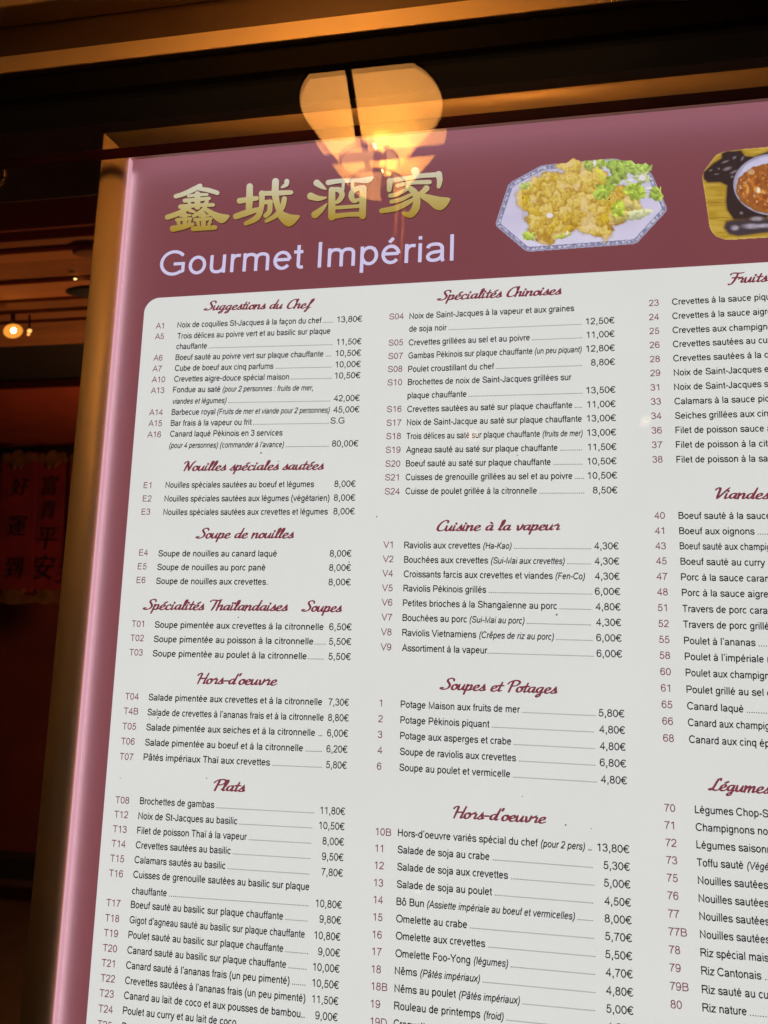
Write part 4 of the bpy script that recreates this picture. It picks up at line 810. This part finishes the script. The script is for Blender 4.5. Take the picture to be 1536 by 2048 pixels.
# red paper banners with brush writing, gold cloud heads and lotus feet
M['paper'] = prin('red_paper', (0.24, 0.010, 0.024, 1), 0.7, noise=0.45, nscale=7)
M['banner_ink'] = prin('banner_ink', (0.008, 0.003, 0.006, 1), 0.5)
M['banner_gold'] = prin('banner_gold', (0.24, 0.10, 0.022, 1), 0.6, 0.1, noise=0.6, nscale=18)
BY = 3.4
def cjk(ch, c, size, m, parent):
    cu = bpy.data.curves.new('t', 'FONT'); cu.body = ch; cu.size = 1.0; cu.resolution_u = 2; cu.extrude = 0.002
    o = bpy.data.objects.new('t', cu); COL.objects.link(o); bpy.context.view_layer.update()
    me = bpy.data.meshes.new_from_object(o.evaluated_get(bpy.context.evaluated_depsgraph_get())); bpy.data.objects.remove(o); bpy.data.curves.remove(cu)
    if not len(me.vertices): return
    co = np.array([v.co for v in me.vertices]); mn, mx = co.min(0), co.max(0); k = size / max(mx[0] - mn[0], mx[1] - mn[1]); c0 = (mn + mx) / 2
    V = [(c.x + (v[0] - c0[0]) * k + 0.10 * (v[1] - c0[1]) * k, c.y - 0.004 - (v[2] - c0[2]) * k, c.z + (v[1] - c0[1]) * k * 1.1) for v in co]; F = [tuple(p.vertices) for p in me.polygons]
    return obj('character', V, F, m, parent)
def blob(name, px, py, Y, outline, sc_, m, parent, thick=0.012):
    P = [at(px + x * sc_, py + y * sc_, Y) for x, y in outline]; n = len(P); V = [(p.x, p.y, p.z) for p in P] + [(p.x, p.y - thick, p.z) for p in P]
    F = [tuple(range(n)), tuple(range(2 * n - 1, n - 1, -1))] + [(i, (i + 1) % n, n + (i + 1) % n, n + i) for i in range(n)]
    return obj(name, V, F, m, parent)
LOT = [(-36, 8), (-34, -2), (-22, -8), (-24, -20), (-14, -16), (0, -22), (14, -16), (28, -22), (24, -8), (40, -6), (46, 4), (44, 12), (0, 16)]
CLD = [(-40, 4), (-36, -8), (-22, -12), (-16, -4), (-8, -16), (4, -20), (14, -10), (26, -16), (38, -8), (42, 4), (30, 10), (24, 4), (12, 14), (4, 24), (-2, 12), (-10, 26), (-16, 10), (-28, 12)]
def banner(label, xs, chars, cpos, Yb):
    (xl, xr) = xs; p = at((xl + xr) / 2, 1195, Yb); e = empty('paper_banner', p, label, 'banner')
    q = [at(x, y, Yb) for x, y in ((xl, 1185), (xr, 1185), (xr + 10, 905), (xl + 10, 905))]; V = [tuple(v) for v in q] + [(v.x, v.y + 0.006, v.z) for v in q]
    obj('paper', V, [(0, 1, 2, 3), (7, 6, 5, 4), (0, 4, 5, 1), (1, 5, 6, 2), (2, 6, 7, 3), (3, 7, 4, 0)], M['paper'], e)
    for ch, (x, y, sz) in zip(chars, cpos): cjk(ch, at(x, y, Yb - 0.003), sz * (D + Yb) / FPX * 1.15, M['banner_ink'], e)
    w = (xr - xl) / 80.0
    blob('gold_head', (xl + xr) / 2 + 10, 917, Yb - 0.006, CLD, w, M['banner_gold'], e); blob('lotus_foot', (xl + xr) / 2 - 2, 1196, Yb - 0.006, LOT, w, M['banner_gold'], e)
    return e
banner('red paper banner with three black brush characters and gold lotus foot', (-6, 63), '好運到', [(42, 973, 34), (36, 1052, 38), (29, 1134, 38)], BY)
banner('red paper banner with four black brush characters beside the metal frame', (64, 130), '富貴平安', [(101, 971, 36), (98, 1020, 34), (95, 1077, 42), (89, 1134, 44)], BY + 0.05)
banner('red paper banner half hidden behind the left frame rail', (131, 196), '春到', [(150, 1090, 40), (146, 1140, 46)], BY + 0.02)

# added fill light, hidden behind the menu to brighten the dim room
M['fill_light'] = emis('fill_glow', (1.0, 0.50, 0.19, 1), 62.0)
def fill_light(x, y, z, label):
    e = empty('added_fill_light', (x, y, z), label, 'fill_light'); r = 0.13
    lathe('glow_globe', [(r * math.sin(math.pi * k / 14) + 0.0005, r * 0.85 * -math.cos(math.pi * k / 14)) for k in range(15)], (x, y, z), M['fill_light'], e, 28)
    lathe('cap', [(0.05, r * 0.83), (0.052, r * 0.95), (0.0005, r * 0.96)], (x, y, z), M['gold'], e, 20)
    tube('cord', [(x, y, z + r * 0.95), (x, y, CEIL - 0.012)], 0.004, M['iron'], e, 8)
fill_light(-1.35, 2.5, 1.95, 'added round fill light hidden behind the menu to brighten the room')
